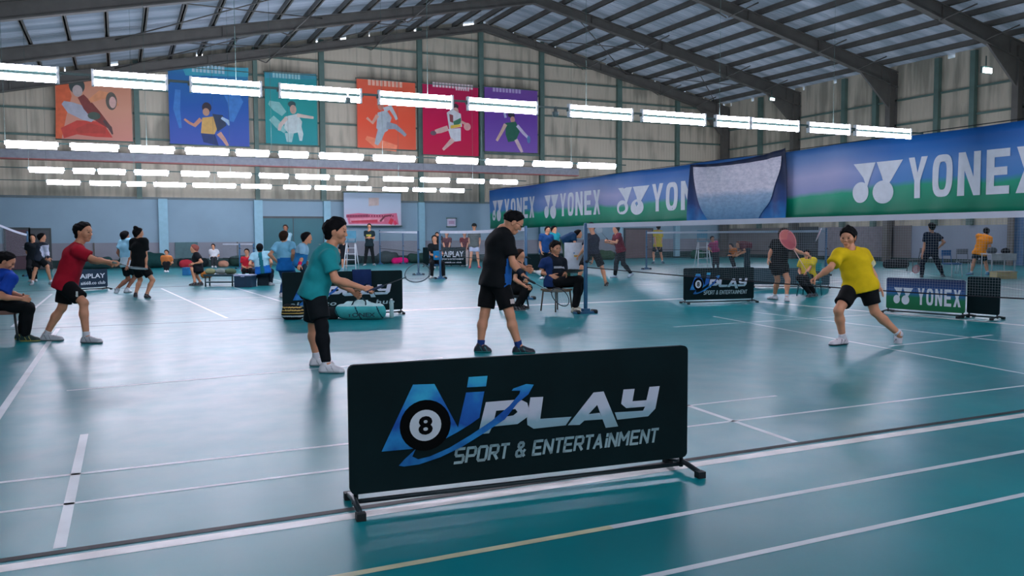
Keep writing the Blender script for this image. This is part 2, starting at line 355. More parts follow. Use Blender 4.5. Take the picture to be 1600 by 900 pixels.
# ================================================================== FLUORESCENT ROWS
TUBEM = mat('#f0ecff', emit=TUBE, var=0, name='lit_tube')
HOUS = mat('#355652', rough=.4, var=.1, name='lamp_housing')
CAPM = mat('#dfe6e8', rough=.4, name='lamp_cap')
def lamp(x0, x1, y, z, gap, r, label, group):
    c = ((x0+x1)/2, y, z); t = thing('ceiling_light', c, label, 'light', group); L = x1-x0
    h = MB(); h.box(c, (L+.08, .05, .03), 0); h.build('lamp_housing', [HOUS], t)
    for s_ in ((1, -1) if gap else (0,)):
        q = MB(); zz = z+s_*gap/2 if gap else z-.035
        q.tube([(x0+.02, y, zz), (x1-.02, y, zz)], r, n=8); q.build('lamp_tube', [TUBEM], t)
    for xx in (x0, x1): e = MB(); e.box((xx, y, z), (.035, .07, gap+2*r+.02 if gap else .09), 0); e.build('end_cap', [CAPM], t)
    return t
def px_row(R, y, z):
    out = []
    for a, py, b in R: out.append((pl(a, py, 1, y)[0], pl(b, py, 1, y)[0]))
    return out
RA = [(0, 110, 90), (145, 122, 260), (298, 132, 407), (437, 140, 563), (592, 147, 706), (731, 156, 838), (889, 167, 987), (1003, 177, 1101), (1118, 183, 1170), (1173, 190, 1247), (1263, 199, 1327), (1336, 206, 1422)]
RB = [(8, 221, 90), (110, 226, 185), (202, 230, 272), (290, 232, 357), (369, 235, 420), (436, 232, 481), (499, 234, 567), (583, 238, 648), (682, 241, 746), (759, 245, 817), (833, 248, 893), (903, 252, 961)]
RC = [(45, 262, 100), (114, 265, 148), (153, 266, 196), (210, 268, 263), (283, 270, 327), (340, 272, 392), (405, 273, 450), (462, 273, 514), (524, 275, 574), (599, 277, 646), (657, 278, 702), (714, 280, 756), (766, 281, 808)]
RD = [(73, 281, 125), (140, 283, 188), (198, 285, 228), (240, 287, 290), (301, 289, 368), (377, 291, 424), (443, 293, 485), (492, 293, 532), (542, 293, 580), (598, 294, 637), (645, 294, 681), (688, 295, 725)]
ordn = ['first', 'second', 'third', 'fourth', 'fifth', 'sixth', 'seventh', 'eighth', 'ninth', 'tenth', 'eleventh', 'twelfth', 'thirteenth']
rows = [(RA, 13.0, 3.56, .125, .043, 'nearest row', 'nearest row of lights'),
        (RB, 22.5, 3.57, .0, .085, 'second nearest row', 'second row of lights'),
        (RC, 30.0, 3.54, .0, .085, 'third nearest row', 'third row of lights'),
        (RD, 36.0, 3.52, .0, .085, 'farthest row', 'farthest row of lights')]
for R, y, z, gap, r, nm, grp in rows:
    xs = px_row(R, y, z)
    for i, (a, b) in enumerate(xs):
        kind = 'bright twin tube light' if gap else 'white tube light'
        if i == 0 and gap: a -= .35
        pos = 'leftmost' if i == 0 else ('rightmost' if i == len(xs)-1 else ordn[i]+' from the left')
        lamp(a, b, y, z, gap, r, '%s, %s in the %s' % (kind, pos, nm), grp)
    k = MB(); x0, x1 = xs[0][0]-3, xs[-1][1]+.4
    k.bar((x0, y, z+.02+gap*.1), (x1, y, z+.02+gap*.1), .045, .03, 0)
    for j in range(int((x1-x0)/3)+1):
        xx = x0+3*j; k.tube([(xx, y, z), (xx, y, roofz(xx)-.1)], .004, n=4)
    o = k.build('light_rail', [HOUS], origin=((x0+x1)/2, y, z)); tag(o, 'thin dark rail carrying the %s of ceiling lights' % nm, 'rail', 'rails of the light rows')
# lamp rows added above and behind the camera as fill, out of the frame
for y in (3.0, -5.0):
    for j in range(6): lamp(-6+j*4.2, -3.2+j*4.2, y, 4.4, .17, .04, 'bright twin tube light added as fill, unseen over the near side court', 'fill lights added over the near court')
# unseen rows added behind the long banner to brighten the right side
for y in (17.5, 26.0, 35.0):
    for j in range(4): lamp(20.2+j*3.4, 22.4+j*3.4, y, 3.3, .12, .04, 'bright twin tube light added unseen to brighten the court beyond the long banner', 'added lights beyond the long banner')
def flood(px, py, Y, w_, e, label, strength):
    c = pl(px, py, 1, Y); t = thing('floodlight', c, label, 'light')
    b = MB(); b.box(c+np.array([0, .05, .02]), (w_+.08, .08, w_*.4+.06), 0); b.tube([c+np.array([0, .06, 0]), c+np.array([0, .06, .5])], .02); b.build('lamp_body', [HOUS], t)
    q = MB(); q.box(c, (w_, .03, w_*.4), 0); q.build('lamp_lens', [mat('#f4fbff', emit=e, var=0)], t)
    L = bpy.data.lights.new('flood', 'SPOT'); L.energy = strength; L.spot_size = 2.4; L.shadow_soft_size = .2; L.color = (.85, .95, 1)
    lo = bpy.data.objects.new('lamp_bulb', L); COL.objects.link(lo); lo.parent = t; lo.location = (-.05, -.1, -.06); lo.rotation_euler = (math.radians(50), 0, 0)
flood(1543, 110, 19.0, .42, 14, 'square white floodlight high on the right side of the hall', 60)
flood(1207, 155, 34.0, .28, 10, 'small round floodlight near the right corner column', 30)
for px, py, Y in ((868, 176, 13.2), (543, 157, 13.2)):
    c = pl(px, py, 1, 13.0); c[2] = 3.49; b = MB(); b.lathe(c, [(.01, -.06), (.05, -.045), (.06, 0), (.06, .03), (.03, .04), (.03, .12), (.0, .12)][:6], mi=0)
    o = b.build('security_camera', [mat('#6d7c7c', rough=.3)], origin=c); tag(o, 'small dome camera hanging under the nearest light row, %s one' % ('right' if px > 700 else 'left'), 'camera', 'dome cameras')

# ================================================================== POSTERS AND BANNERS
def grad(stops, ax, a, b, noise=.25, rough=.6, nscale=.8, name='printed_cloth', sheen=.3):
    """printed cloth whose ink runs through the given colours along one axis of the object"""
    M = bpy.data.materials.new(name); M.use_nodes = True; nt = M.node_tree; bs = nt.nodes['Principled BSDF']
    tc = nt.nodes.new('ShaderNodeTexCoord'); sp = nt.nodes.new('ShaderNodeSeparateXYZ'); mr = nt.nodes.new('ShaderNodeMapRange')
    nz = nt.nodes.new('ShaderNodeTexNoise'); nz.inputs['Scale'].default_value = nscale; nz.inputs['Detail'].default_value = 4
    ma = nt.nodes.new('ShaderNodeMath'); ma.operation = 'MULTIPLY_ADD'; ma.inputs[1].default_value = noise; ad = nt.nodes.new('ShaderNodeMath'); ad.operation = 'SUBTRACT'; ad.inputs[1].default_value = noise*.5
    cr = nt.nodes.new('ShaderNodeValToRGB'); e = cr.color_ramp.elements
    while len(e) < len(stops): e.new(.5)
    for i, (p, c) in enumerate(stops): e[i].position = p; e[i].color = lin(c)+(1,)
    mr.inputs[1].default_value = a; mr.inputs[2].default_value = b
    nt.links.new(tc.outputs['Object'], sp.inputs[0]); nt.links.new(sp.outputs[ax], mr.inputs[0]); nt.links.new(tc.outputs['Object'], nz.inputs['Vector'])
    nt.links.new(nz.outputs[0], ma.inputs[0]); nt.links.new(mr.outputs[0], ma.inputs[2]); nt.links.new(ma.outputs[0], ad.inputs[0]); nt.links.new(ad.outputs[0], cr.inputs[0])
    nt.links.new(cr.outputs[0], bs.inputs['Base Color']); bs.inputs['Roughness'].default_value = rough; bs.inputs['Specular IOR Level'].default_value = sheen
    return M
def poster(name, rect, bgm, shapes, label, cat='poster', Y=41.62, cols=(), group=None):
    x0, y0, x1, y1 = rect; A = pl(x0, y0, 1, Y); B = pl(x1, y1, 1, Y)
    b = MB(); b.box(((A[0]+B[0])/2, Y+.02, (A[2]+B[2])/2), (B[0]-A[0], .03, A[2]-B[2]), 0)
    b.tube([(A[0]-.05, Y+.02, A[2]), (B[0]+.05, Y+.02, A[2])], .03, 1, 8); b.tube([(A[0]-.05, Y+.02, B[2]), (B[0]+.05, Y+.02, B[2])], .03, 1, 8)
    mats = [bgm, STEEL]; idx = {}
    sc = 1295/depth((A+B)/2); yy = Y+.003
    for i, (c, kind, dat) in enumerate(shapes):
        if c not in idx: idx[c] = len(mats); mats.append(mat(c, rough=.6, var=.12, scale=4))
        yy -= .0008
        if kind == 'e':
            px, py, rx, ry = dat; ctr = pl(px, py, 1, Y); P = ell(ctr[0], ctr[2], rx/sc, ry/sc, 20)
        elif kind == 'l':      # tapered limb: list of (px,py,halfwidth)
            pts = [(pl(a, b_, 1, Y)[0], pl(a, b_, 1, Y)[2], h/sc) for a, b_, h in dat]; Lf = []; Rt = []
            for j, (a, b_, h) in enumerate(pts):
                q, r_ = pts[max(j-1, 0)], pts[min(j+1, len(pts)-1)]; t = nrm((r_[0]-q[0], r_[1]-q[1]))
                Lf.append((a-t[1]*h, b_+t[0]*h)); Rt.append((a+t[1]*h, b_-t[0]*h))
            P = Lf+Rt[::-1]
        elif kind == 't':
            s_, xa, ya, xb, yb = dat; Aa = pl(xa, yb, 1, Y); Bb = pl(xb, ya, 1, Y)
            nn_ = len(s_)      # too small to read: a row of short blocks where the title is printed
            for q_ in range(nn_): xa_ = Aa[0]+(Bb[0]-Aa[0])*q_/nn_; xb_ = Aa[0]+(Bb[0]-Aa[0])*(q_+.72)/nn_; b.add([(xa_, yy, Aa[2]), (xb_, yy, Aa[2]), (xb_, yy, Bb[2]), (xa_, yy, Bb[2])], [(0, 1, 2, 3)], idx[c])
            continue
        else: P = [(pl(a, b_, 1, Y)[0], pl(a, b_, 1, Y)[2]) for a, b_ in dat]
        V, Fc = poly2d(P); b.add([(p[0], yy, p[1]) for p in V], Fc, idx[c])
    o = b.build(name, mats, origin=((A[0]+B[0])/2, Y, B[2])); return tag(o, label, cat, group)
zA, zB = 0, 3.7
poster('hanging_poster', (85, 118, 208, 222), grad([(0, '#cf8f80'), (.5, '#d29a80'), (1, '#c98a6c')], 2, zA, 2.8), [
    ('#d8673f', 'p', [(87, 125), (104, 122), (112, 150), (104, 180), (96, 218), (87, 218)]),
    ('#c9483c', 'p', [(95, 200), (120, 188), (160, 190), (176, 215), (150, 214), (120, 210), (100, 216)]),
    ('#3e4b48', 'e', (120, 134, 11, 13)), ('#b6a9a4', 'e', (121, 142, 7, 9)), ('#a9aeb8', 'l', [(98, 160, 3), (110, 168, 9), (135, 178, 11), (146, 188, 4)]),
    ('#7f3d37', 'l', [(126, 150, 5), (138, 166, 8), (150, 180, 8), (170, 198, 3)]), ('#d99468', 'l', [(140, 158, 3), (158, 148, 7), (172, 150, 5), (182, 166, 4)]),
    ('#5d5a50', 'e', (174, 158, 8, 14)), ('#cfaaa0', 'e', (176, 160, 5, 9)), ('#4a5c50', 'e', (147, 181, 9, 6)), ('#b74539', 'l', [(120, 205, 4), (140, 200, 8), (165, 204, 5)]), ('#5d4543', 'l', [(162, 188, 2), (172, 200, 3), (176, 210, 1)])],
    'orange and cream athlete poster, leftmost of the posters on the back wall', group='athlete posters')
poster('hanging_poster', (262, 103, 390, 230), grad([(0, '#4a5fae'), (.5, '#2c5fa8'), (.85, '#2f6da6'), (1, '#3f93a8')], 2, zA, zB), [
    ('#3aa0b4', 'p', [(284, 104), (388, 106), (388, 120), (290, 118)]), ('#9fc4cf', 't', ('---------', 300, 104, 352, 112)),
    ('#3c7cc0', 'l', [(278, 140, 4), (276, 170, 5), (282, 200, 2)]), ('#3c7cc0', 'l', [(352, 130, 10), (368, 160, 12), (362, 190, 3)]),
    ('#332d36', 'e', (323, 168, 7, 8)), ('#b08a72', 'e', (322, 175, 5, 6)), ('#c9a35c', 'p', [(316, 184), (334, 182), (340, 200), (334, 212), (314, 208)]),
    ('#2b3d55', 'p', [(332, 178), (348, 180), (354, 196), (340, 206)]), ('#c08c73', 'l', [(314, 186, 3), (304, 196, 3), (296, 192, 2), (288, 186, 1.5)]), ('#243a6b', 'p', [(314, 208), (336, 210), (342, 228), (318, 222)]),
    ('#c69a88', 'l', [(342, 208, 4), (350, 218, 3), (356, 228, 2)]), ('#99b8cf', 'l', [(346, 184, 2), (356, 190, 3), (358, 196, 1)])],
    'deep blue poster of a crouching player in yellow, second poster from the left', group='athlete posters')
poster('hanging_poster', (413, 112, 497, 228), grad([(0, '#2b8f93'), (.5, '#27948f'), (1, '#2f8f96')], 2, zA, zB), [
    ('#3a8ea0', 'p', [(414, 113), (494, 116), (494, 124), (414, 122)]), ('#8fc2c6', 't', ('---------', 426, 115, 470, 121)),
    ('#7fb7b2', 'l', [(420, 160, 3), (432, 166, 8), (444, 178, 5)]), ('#7fb7b2', 'l', [(424, 184, 5), (436, 196, 6), (446, 206, 3)]),
    ('#2d4a4c', 'e', (456, 163, 6, 5)), ('#b59a8a', 'e', (458, 171, 5, 7)), ('#b8c9c6', 'p', [(446, 182), (464, 178), (472, 190), (470, 206), (452, 210), (444, 200)]),
    ('#c9b8ac', 'l', [(464, 180, 3), (476, 182, 2.5), (490, 184, 2)]), ('#c4b5aa', 'l', [(448, 184, 3), (438, 196, 3), (436, 204, 2)]), ('#9cc0bd', 'l', [(452, 208, 7), (452, 222, 4)]), ('#b9cdc9', 'l', [(466, 194, 4), (470, 210, 4), (470, 220, 2)])],
    'teal green athlete poster, third from the left on the back wall', group='athlete posters')
poster('hanging_poster', (557, 122, 650, 235), grad([(0, '#e2664a'), (.4, '#e8593c'), (1, '#e0664a')], 2, zA, zB), [
    ('#e9b49c', 't', ('---------', 575, 128, 630, 133)), ('#f08a66', 'l', [(572, 215, 3), (590, 225, 8), (620, 232, 5)]),
    ('#c77f6a', 'e', (595, 166, 5, 6)), ('#6d3b38', 'e', (597, 161, 5, 3)), ('#a9b6bc', 'p', [(590, 176), (604, 172), (612, 184), (606, 204), (596, 210), (588, 200)]),
    ('#b7c1c4', 'l', [(600, 172, 4), (610, 168, 4), (617, 180, 2.5), (620, 187, 2)]), ('#dba38e', 'l', [(590, 180, 3), (582, 192, 2.5), (573, 184, 2)]),
    ('#a6b4bb', 'l', [(596, 204, 6), (592, 216, 5), (588, 226, 3)]), ('#8f9ba6', 'l', [(604, 196, 6), (618, 198, 4), (628, 206, 3), (634, 212, 2.5)])],
    'bright orange poster of a leaping grey figure, fourth from the left', group='athlete posters')
poster('hanging_poster', (660, 130, 748, 245), grad([(0, '#c7204a'), (.4, '#cf1550'), (1, '#b71e52')], 2, zA, zB), [
    ('#d9c3c9', 't', ('------', 712, 137, 734, 141)), ('#e3d2d6', 't', ('-------------', 676, 133, 740, 135.5)),
    ('#3b2a33', 'e', (711, 166, 6, 4)), ('#d4a79b', 'e', (712, 174, 5, 6)), ('#d3d6da', 'p', [(698, 176), (706, 170), (720, 178), (722, 198), (702, 202)]),
    ('#8d4046', 'p', [(702, 178), (708, 180), (708, 192), (703, 190)]), ('#3f7d5e', 'p', [(708, 190), (720, 184), (721, 192), (710, 198)]), ('#dfbf4a', 'p', [(704, 196), (720, 194), (720, 198), (704, 201)]),
    ('#d9b3aa', 'l', [(700, 200, 4), (688, 204, 4), (680, 206, 3)]), ('#6b5560', 'e', (677, 208, 5, 3.5)), ('#d5dadf', 'p', [(700, 202), (720, 200), (720, 220), (706, 222)]),
    ('#d9b3aa', 'l', [(708, 218, 4), (700, 226, 3), (692, 234, 2)]), ('#d8a49a', 'l', [(720, 190, 2), (728, 194, 2)]), ('#e2a9a4', 'e', (730, 198, 6, 6))],
    'crimson poster of a running player in white, fifth from the left', group='athlete posters')
poster('hanging_poster', (757, 135, 840, 240), grad([(0, '#7f5fb5'), (.5, '#6f48a8'), (1, '#76509f')], 2, zA, zB), [
    ('#b9a6d6', 't', ('---------', 770, 139, 815, 143)), ('#2d2f3d', 'e', (799, 180, 6, 4)), ('#c99a86', 'e', (801, 187, 4, 5)), ('#1f6650', 'p', [(790, 192), (806, 190), (812, 206), (806, 220), (794, 222), (790, 210)]),
    ('#d8b8a4', 'l', [(790, 194, 3), (784, 206, 2.5), (776, 220, 2)]), ('#b8bfe0', 'l', [(787, 170, 2), (790, 184, 2)]), ('#c9c3dd', 'l', [(808, 196, 2.5), (818, 208, 2.5), (826, 216, 2)]), ('#5b86b8', 'e', (826, 218, 3, 6)),
    ('#d9bfc4', 'l', [(806, 218, 3), (812, 230, 3), (816, 238, 2)])],
    'purple poster of a player in dark green, rightmost of the posters', group='athlete posters')
poster('hanging_banner', (537, 300, 627, 353), grad([(0, '#b9aebc'), (.5, '#a8b6c6'), (1, '#9fb4c4')], 2, 0, 1.7), [
    ('#b2a39c', 'p', [(576, 309), (592, 309), (592, 321), (576, 322)]), ('#c2607c', 'p', [(541, 335), (560, 333), (590, 335), (620, 333), (623, 351), (600, 350), (545, 350)]),
    ('#8c3355', 'p', [(541, 336), (575, 335), (576, 339), (541, 340)]), ('#d78c9c', 'p', [(547, 341), (600, 340), (600, 346), (547, 347)]), ('#b82f49', 'p', [(548, 345), (590, 343), (590, 348), (550, 348)]),
    ('#6a2a3c', 'l', [(594, 346, 1.5), (601, 338, 1.5), (612, 336, 1)]), ('#c5283f', 'l', [(609, 350, 3), (613, 342, 3)]), ('#cf2c57', 'l', [(619, 351, 2.5), (616, 345, 2)])]
    + [('#7b2740', 'e', (544+i*4.1, 337.5, 1.2, 1.4)) for i in range(18)],
    'pale banner with a row of people in pink and red, hung above the seated people', 'banner', Y=41.5)
poster('wall_notice', (699, 341, 712, 354), mat('#c5c3d6', rough=.6), [('#b09ab5', 'p', [(701, 345), (710, 345), (710, 350), (701, 350)])], 'small pale notice on the blue wall right of the pink banner', 'notice', Y=41.85)
# ---- long racket-brand banner hung down the middle of the hall, in the plane x = XBN
XBN = 18.25; zb0, zb1 = 1.80, 3.88
def ribbon_y(b, y0, y1, z0f, z1f, nx, nz, x, wav, mi=0, thick=.012):
    V = []; Fc = []
    for i in range(nx+1):
        y = y0+(y1-y0)*i/nx
        for j in range(nz+1):
            s = j/nz; z = z0f(y)*(1-s)+z1f(y)*s; V.append((x+wav(y, z, s), y, z))
    n = len(V); V += [(a+thick, b_, c) for a, b_, c in V]
    idx = lambda i, j: i*(nz+1)+j
    for i in range(nx):
        for j in range(nz):
            Fc.append((idx(i, j), idx(i, j+1), idx(i+1, j+1), idx(i+1, j))); Fc.append(tuple(n+q for q in (idx(i+1, j), idx(i+1, j+1), idx(i, j+1), idx(i, j))))
    for i in range(nx):
        Fc.append((idx(i, 0), idx(i+1, 0), n+idx(i+1, 0), n+idx(i, 0))); Fc.append((idx(i, nz), n+idx(i, nz), n+idx(i+1, nz), idx(i+1, nz)))
    b.add(V, Fc, mi, True)
def wav(y, z, s): return .035*math.sin(y*1.7)*(1-s)+.02*math.sin(y*5.1+z*2)*(1-s)+.012*math.sin((y+z)*9)*(1-s)**2
bn = MB()
ribbon_y(bn, 10.2, 41.3, lambda y: zb0-.03*abs(math.sin(y*.9)), lambda y: zb1-.05*abs(math.sin(y*.55+.3)), 260, 10, XBN, wav)
BMAT = grad([(0, '#06664c'), (.36, '#0d9a76'), (.43, '#3f80c0'), (.62, '#4f86c4'), (.80, '#1c6cb8'), (1, '#0a559e')], 2, 0, 2.1, noise=.22, nscale=.5, rough=.5)
def banner_mat():      # the print drifts between a lavender and a blue middle along its length
    M = BMAT; nt = M.node_tree; bs = nt.nodes['Principled BSDF']; cr = bs.inputs['Base Color'].links[0].from_node; fac = cr.inputs[0].links[0].from_socket
    c2 = nt.nodes.new('ShaderNodeValToRGB'); e = c2.color_ramp.elements; st = [(0, '#06664c'), (.33, '#0fa07a'), (.40, '#8d97c4'), (.6, '#a9abd0'), (.82, '#6f8fc4'), (1, '#1c66a8')]
    while len(e) < len(st): e.new(.5)
    for i, (p, c) in enumerate(st): e[i].position = p; e[i].color = lin(c)+(1,)
    sp = nt.nodes.new('ShaderNodeSeparateXYZ'); tc = nt.nodes.new('ShaderNodeTexCoord'); mr = nt.nodes.new('ShaderNodeMapRange'); mr.inputs[1].default_value = 10-25.7; mr.inputs[2].default_value = 42-25.7
    yr = nt.nodes.new('ShaderNodeValToRGB'); e = yr.color_ramp.elements; st = [(15.2, 0), (17.2, 1), (21, 1), (24, .1), (26.5, .15), (28.5, 1), (33.5, .9), (36.5, .1)]
    while len(e) < len(st): e.new(.5)
    for i, (p, c) in enumerate(st): e[i].position = (p-10)/32; e[i].color = (c, c, c, 1)
    mx = nt.nodes.new('ShaderNodeMix'); mx.data_type = 'RGBA'
    nt.links.new(fac, c2.inputs[0]); nt.links.new(tc.outputs['Object'], sp.inputs[0]); nt.links.new(sp.outputs[1], mr.inputs[0]); nt.links.new(mr.outputs[0], yr.inputs[0])
    nt.links.new(yr.outputs[0], mx.inputs[0]); nt.links.new(cr.outputs[0], mx.inputs[6]); nt.links.new(c2.outputs[0], mx.inputs[7]); nt.links.new(mx.outputs[2], bs.inputs['Base Color'])
banner_mat()
WHT = mat('#d3dbe3', rough=.5, var=.05, name='white_print')
def glyph(ch):
    t = .27
    if ch == 'Y': return [([(0, 1), (.32, 1), (.5, .62), (.68, 1), (1, 1), (.65, .42), (.65, 0), (.35, 0), (.35, .42)], [])]
    if ch == 'O': return [([(.5+.5*math.copysign(abs(math.cos(a))**.6, math.cos(a)), .5+.5*math.copysign(abs(math.sin(a))**.75, math.sin(a))) for a in [2*math.pi*i/40 for i in range(40)]],
                           [[(.5+.2*math.copysign(abs(math.cos(a))**.6, math.cos(a)), .5+.33*math.copysign(abs(math.sin(a))**.75, math.sin(a))) for a in [2*math.pi*i/40 for i in range(40)]]])]
    if ch == 'N': return [([(0, 0), (0, 1), (.32, 1), (.7, .42), (.7, 1), (1, 1), (1, 0), (.7, 0), (.3, .58), (.3, 0)], [])]
    if ch == 'E': return [([(0, 0), (0, 1), (1, 1), (1, .82), (.34, .82), (.34, .6), (.9, .6), (.9, .42), (.34, .42), (.34, .18), (1, .18), (1, 0)], [])]
    if ch == 'X': return [([(0, 0), (.34, .5), (.03, 1), (.36, 1), (.52, .7), (.68, 1), (1, 1), (.68, .52), (1.03, 0), (.68, 0), (.51, .32), (.34, 0)], [])]
def yy_logo():      # two inverted wedges over two ovals, unit box 1 x 1
    s = []
    s.append(([(0.02, .98), (.47, .98), (.36, .60), (.30, .36), (.22, .62)], [])); s.append(([(.49, .98), (1.0, .98), (.78, .52), (.66, .30), (.60, .62)], []))
    s.append((ell(.17, .26, .17, .26), [])); s.append((ell(.62, .24, .2, .28), [])); return s
def on_plane(b, shapes, fn, mi):
    for o_, h in shapes:
        V, Fc = poly2d(o_, h); b.add([fn(p[0], p[1]) for p in V], Fc, mi)
def subdiv_fn(y0, w_, z0, h, x, off):    # local u to the right (towards smaller y), v up
    def f(u, v):
        y = y0-u*w_; z = z0+v*h; return (x+wav(y, z, (z-zb0)/(zb1-zb0))-off, y, z)
    return f
for k, (yl, z0) in enumerate([(16.65, 2.2), (28.5, 2.2), (34.9, 2.2), (40.9, 2.2)]):
    wl_, lw, st_ = ((1.6, .56, .70), (2.2, .74, .90), (1.4, .58, .72), (1.4, .58, .72))[k]
    on_plane(bn, yy_logo(), subdiv_fn(yl, wl_, z0, 1.08, XBN, .012), 1)
    y = yl-wl_-.18
    for ch in 'YONEX':
        on_plane(bn, glyph(ch), subdiv_fn(y, lw, z0+.05, 1.03, XBN, .012), 1); y -= st_
# rope and eyelets
bn.tube([(XBN, 10, zb1+.02), (XBN, 20, zb1-.02), (XBN, 30, zb1-.02), (XBN, 41.4, zb1+.02)], .012, 2, 6)
o = bn.build('long_banner', [BMAT, WHT, DARKM], origin=(XBN, 25.7, zb0)); tag(o, 'long blue and green banner reading YONEX hung along the middle of the hall', 'banner')
# steel posts and cable that carry it (seen at the right end and at the wall)
# ---- navy banner with photograph hung over it
cb = MB()
def ztop(y): s = (y-19.0)/4.6; return 3.93-.14*math.sin(math.pi*s)-.12*s
def wv2(y, z, s):
    q = (y-19.0)/4.6; e = min(q, 1-q); return .04*math.sin(q*40+(1-s)*3)*(1 if e < .2 else .4)+.05*math.sin(q*9+2*(1-s))
ribbon_y(cb, 19.0, 23.6, lambda y: 1.76+.03*math.sin(y*3), ztop, 80, 22, XBN-.22, wv2, 0)
CH_ = MB()
V = []; Fc = []; nx, nz = 40, 14
for i in range(nx+1):
    for j in range(nz+1):
        s = j/nz; half = 2.12-.85*(1-s)**1.8; q = (i/nx*2-1); y = 21.3+q*half; z = 1.86+(ztop(21.3)-.12-1.86)*s+.10*q*q*s
        V.append((XBN-.245+wv2(y, z, s), y, z))
for i in range(nx):
    for j in range(nz): Fc.append((i*(nz+1)+j, i*(nz+1)+j+1, (i+1)*(nz+1)+j+1, (i+1)*(nz+1)+j))
cb.add(V, Fc, 1, True)
def crowd_mat():
    M = grad([(0, '#3c7096'), (.22, '#6f98b6'), (.4, '#93aec8'), (.5, '#dcd8e2'), (.8, '#e2dce6'), (1, '#d4d0de')], 2, 0, 2.1, noise=.1, nscale=2)
    nt = M.node_tree; bs = nt.nodes['Principled BSDF']; src = bs.inputs['Base Color'].links[0].from_socket
    tc = nt.nodes.new('ShaderNodeTexCoord'); mp = nt.nodes.new('ShaderNodeMapping'); mp.inputs['Scale'].default_value = (1, 1, 2.2)
    n = nt.nodes.new('ShaderNodeTexNoise'); n.inputs['Scale'].default_value = 5; n.inputs['Detail'].default_value = 8; n.inputs['Roughness'].default_value = .75
    cr = nt.nodes.new('ShaderNodeValToRGB'); cr.color_ramp.elements[0].position = .38; cr.color_ramp.elements[1].position = .6
    cr.color_ramp.elements[0].color = (.6, .65, .72, 1); cr.color_ramp.elements[1].color = (1.1, 1.1, 1.1, 1)
    mx = nt.nodes.new('ShaderNodeMix'); mx.data_type = 'RGBA'; mx.blend_type = 'MULTIPLY'; mx.inputs[0].default_value = .6
    nt.links.new(tc.outputs['Object'], mp.inputs[0]); nt.links.new(mp.outputs[0], n.inputs[0]); nt.links.new(n.outputs[0], cr.inputs[0]); nt.links.new(src, mx.inputs[6]); nt.links.new(cr.outputs[0], mx.inputs[7]); nt.links.new(mx.outputs[2], bs.inputs['Base Color'])
    return M
o = cb.build('photo_banner', [grad([(0, '#1a74b4'), (.3, '#1f3f78'), (.6, '#1c2f55'), (1, '#16243f')], 2, 0, 2.1, noise=.5, nscale=2.5), crowd_mat()], origin=(XBN-.22, 21.3, 1.76))
tag(o, 'creased navy banner with a large pale photograph, hung over the middle of the long banner', 'banner')

# ================================================================== BARRIERS
NAVYF = mat('#061d20', rough=.8, var=.2, scale=3, bump=.1, spec=.15, name='black_barrier_cloth')
TUBEF = mat('#2d3a3e', rough=.4, metal=.6, name='barrier_tube')
SILV = grad([(0, '#9ab6bb'), (.3, '#86a8b0'), (.55, '#8db3c2'), (.72, '#c6cfde'), (1, '#ccd2e0')], 2, .17, .52, noise=.35, nscale=9, name='silver_print')
BLUL = grad([(0, '#0a3f8a'), (.3, '#1f86c6'), (.5, '#1450a4'), (.75, '#1c6cc0'), (1, '#38b4dc')], 2, .15, .62, noise=.9, nscale=6, name='blue_print')
# the near barrier's plane gives the logo its real coordinates
NP0, NP1 = gnd(547, 796), gnd(1071, 733)
def c4(x, y): return (520+x/3, 520+y/3)
def c5(x, y): return (800+x/3, 520+y/3)
def fence_uv(px, py):
    d = nrm(NP1-NP0); n = np.array([-d[1], d[0], 0]); r_ = ray(px, py); t = ((NP0-CAM)@n)/(r_@n); P = CAM+t*r_-NP0
    return (P@d, P[2])
def U(pts): return [fence_uv(*p) for p in pts]
A_ = U([c4(*p) for p in [(225, 553), (372, 240), (472, 237), (582, 440), (620, 277), (705, 272), (682, 395), (640, 425), (580, 462), (500, 505), (430, 528), (360, 541)]])
IDOT = U([c4(*p) for p in [(632, 205), (720, 199), (713, 248), (624, 253)]])
SWO = U([c4(305, 618), c4(330, 590), c4(383, 541), c4(368, 575), c4(395, 588), c4(450, 575), c4(540, 535), c4(640, 475), c4(740, 408), c4(820, 340), c4(868, 283), c4(872, 268), c4(832, 268), c5(0, 258), c5(60, 237), c5(95, 240),
         c5(70, 285), c5(20, 325), c4(800, 402), c4(700, 468), c4(600, 530), c4(500, 578), c4(400, 612), c4(330, 622)])
LP = U([c4(*p) for p in [(712, 322), (872, 309), (905, 325), (915, 360), (905, 392), (860, 424), (742, 436), (727, 467), (675, 472)]]); LPH = U([c4(*p) for p in [(760, 362), (850, 354), (860, 368), (840, 384), (752, 398)]])
LL = U([c5(*p) for p in [(80, 300), (140, 297), (126, 400), (272, 390), (245, 430), (95, 446), (66, 428), (64, 400)]])
LA = U([c5(*p) for p in [(255, 430), (375, 277), (422, 272), (490, 435), (432, 442), (392, 335), (352, 378), (404, 372), (418, 402), (332, 408), (310, 428)]])
LY = U([c5(*p) for p in [(515, 263), (567, 260), (557, 318), (622, 313), (636, 251), (684, 247), (664, 352), (630, 388), (486, 404), (474, 370), (606, 362), (616, 343), (528, 350), (504, 330)]])
b8 = fence_uv(*c4(430, 430)); rb8 = (fence_uv(*c4(548, 430))[0]-b8[0]); T0 = fence_uv(709, 724); T1 = fence_uv(1027, 690); TH = fence_uv(1027, 667)[1]-fence_uv(1027, 690)[1]
FH = fence_uv(535, 571)[1]; FB = .075; FW = float(np.linalg.norm(NP1-NP0))
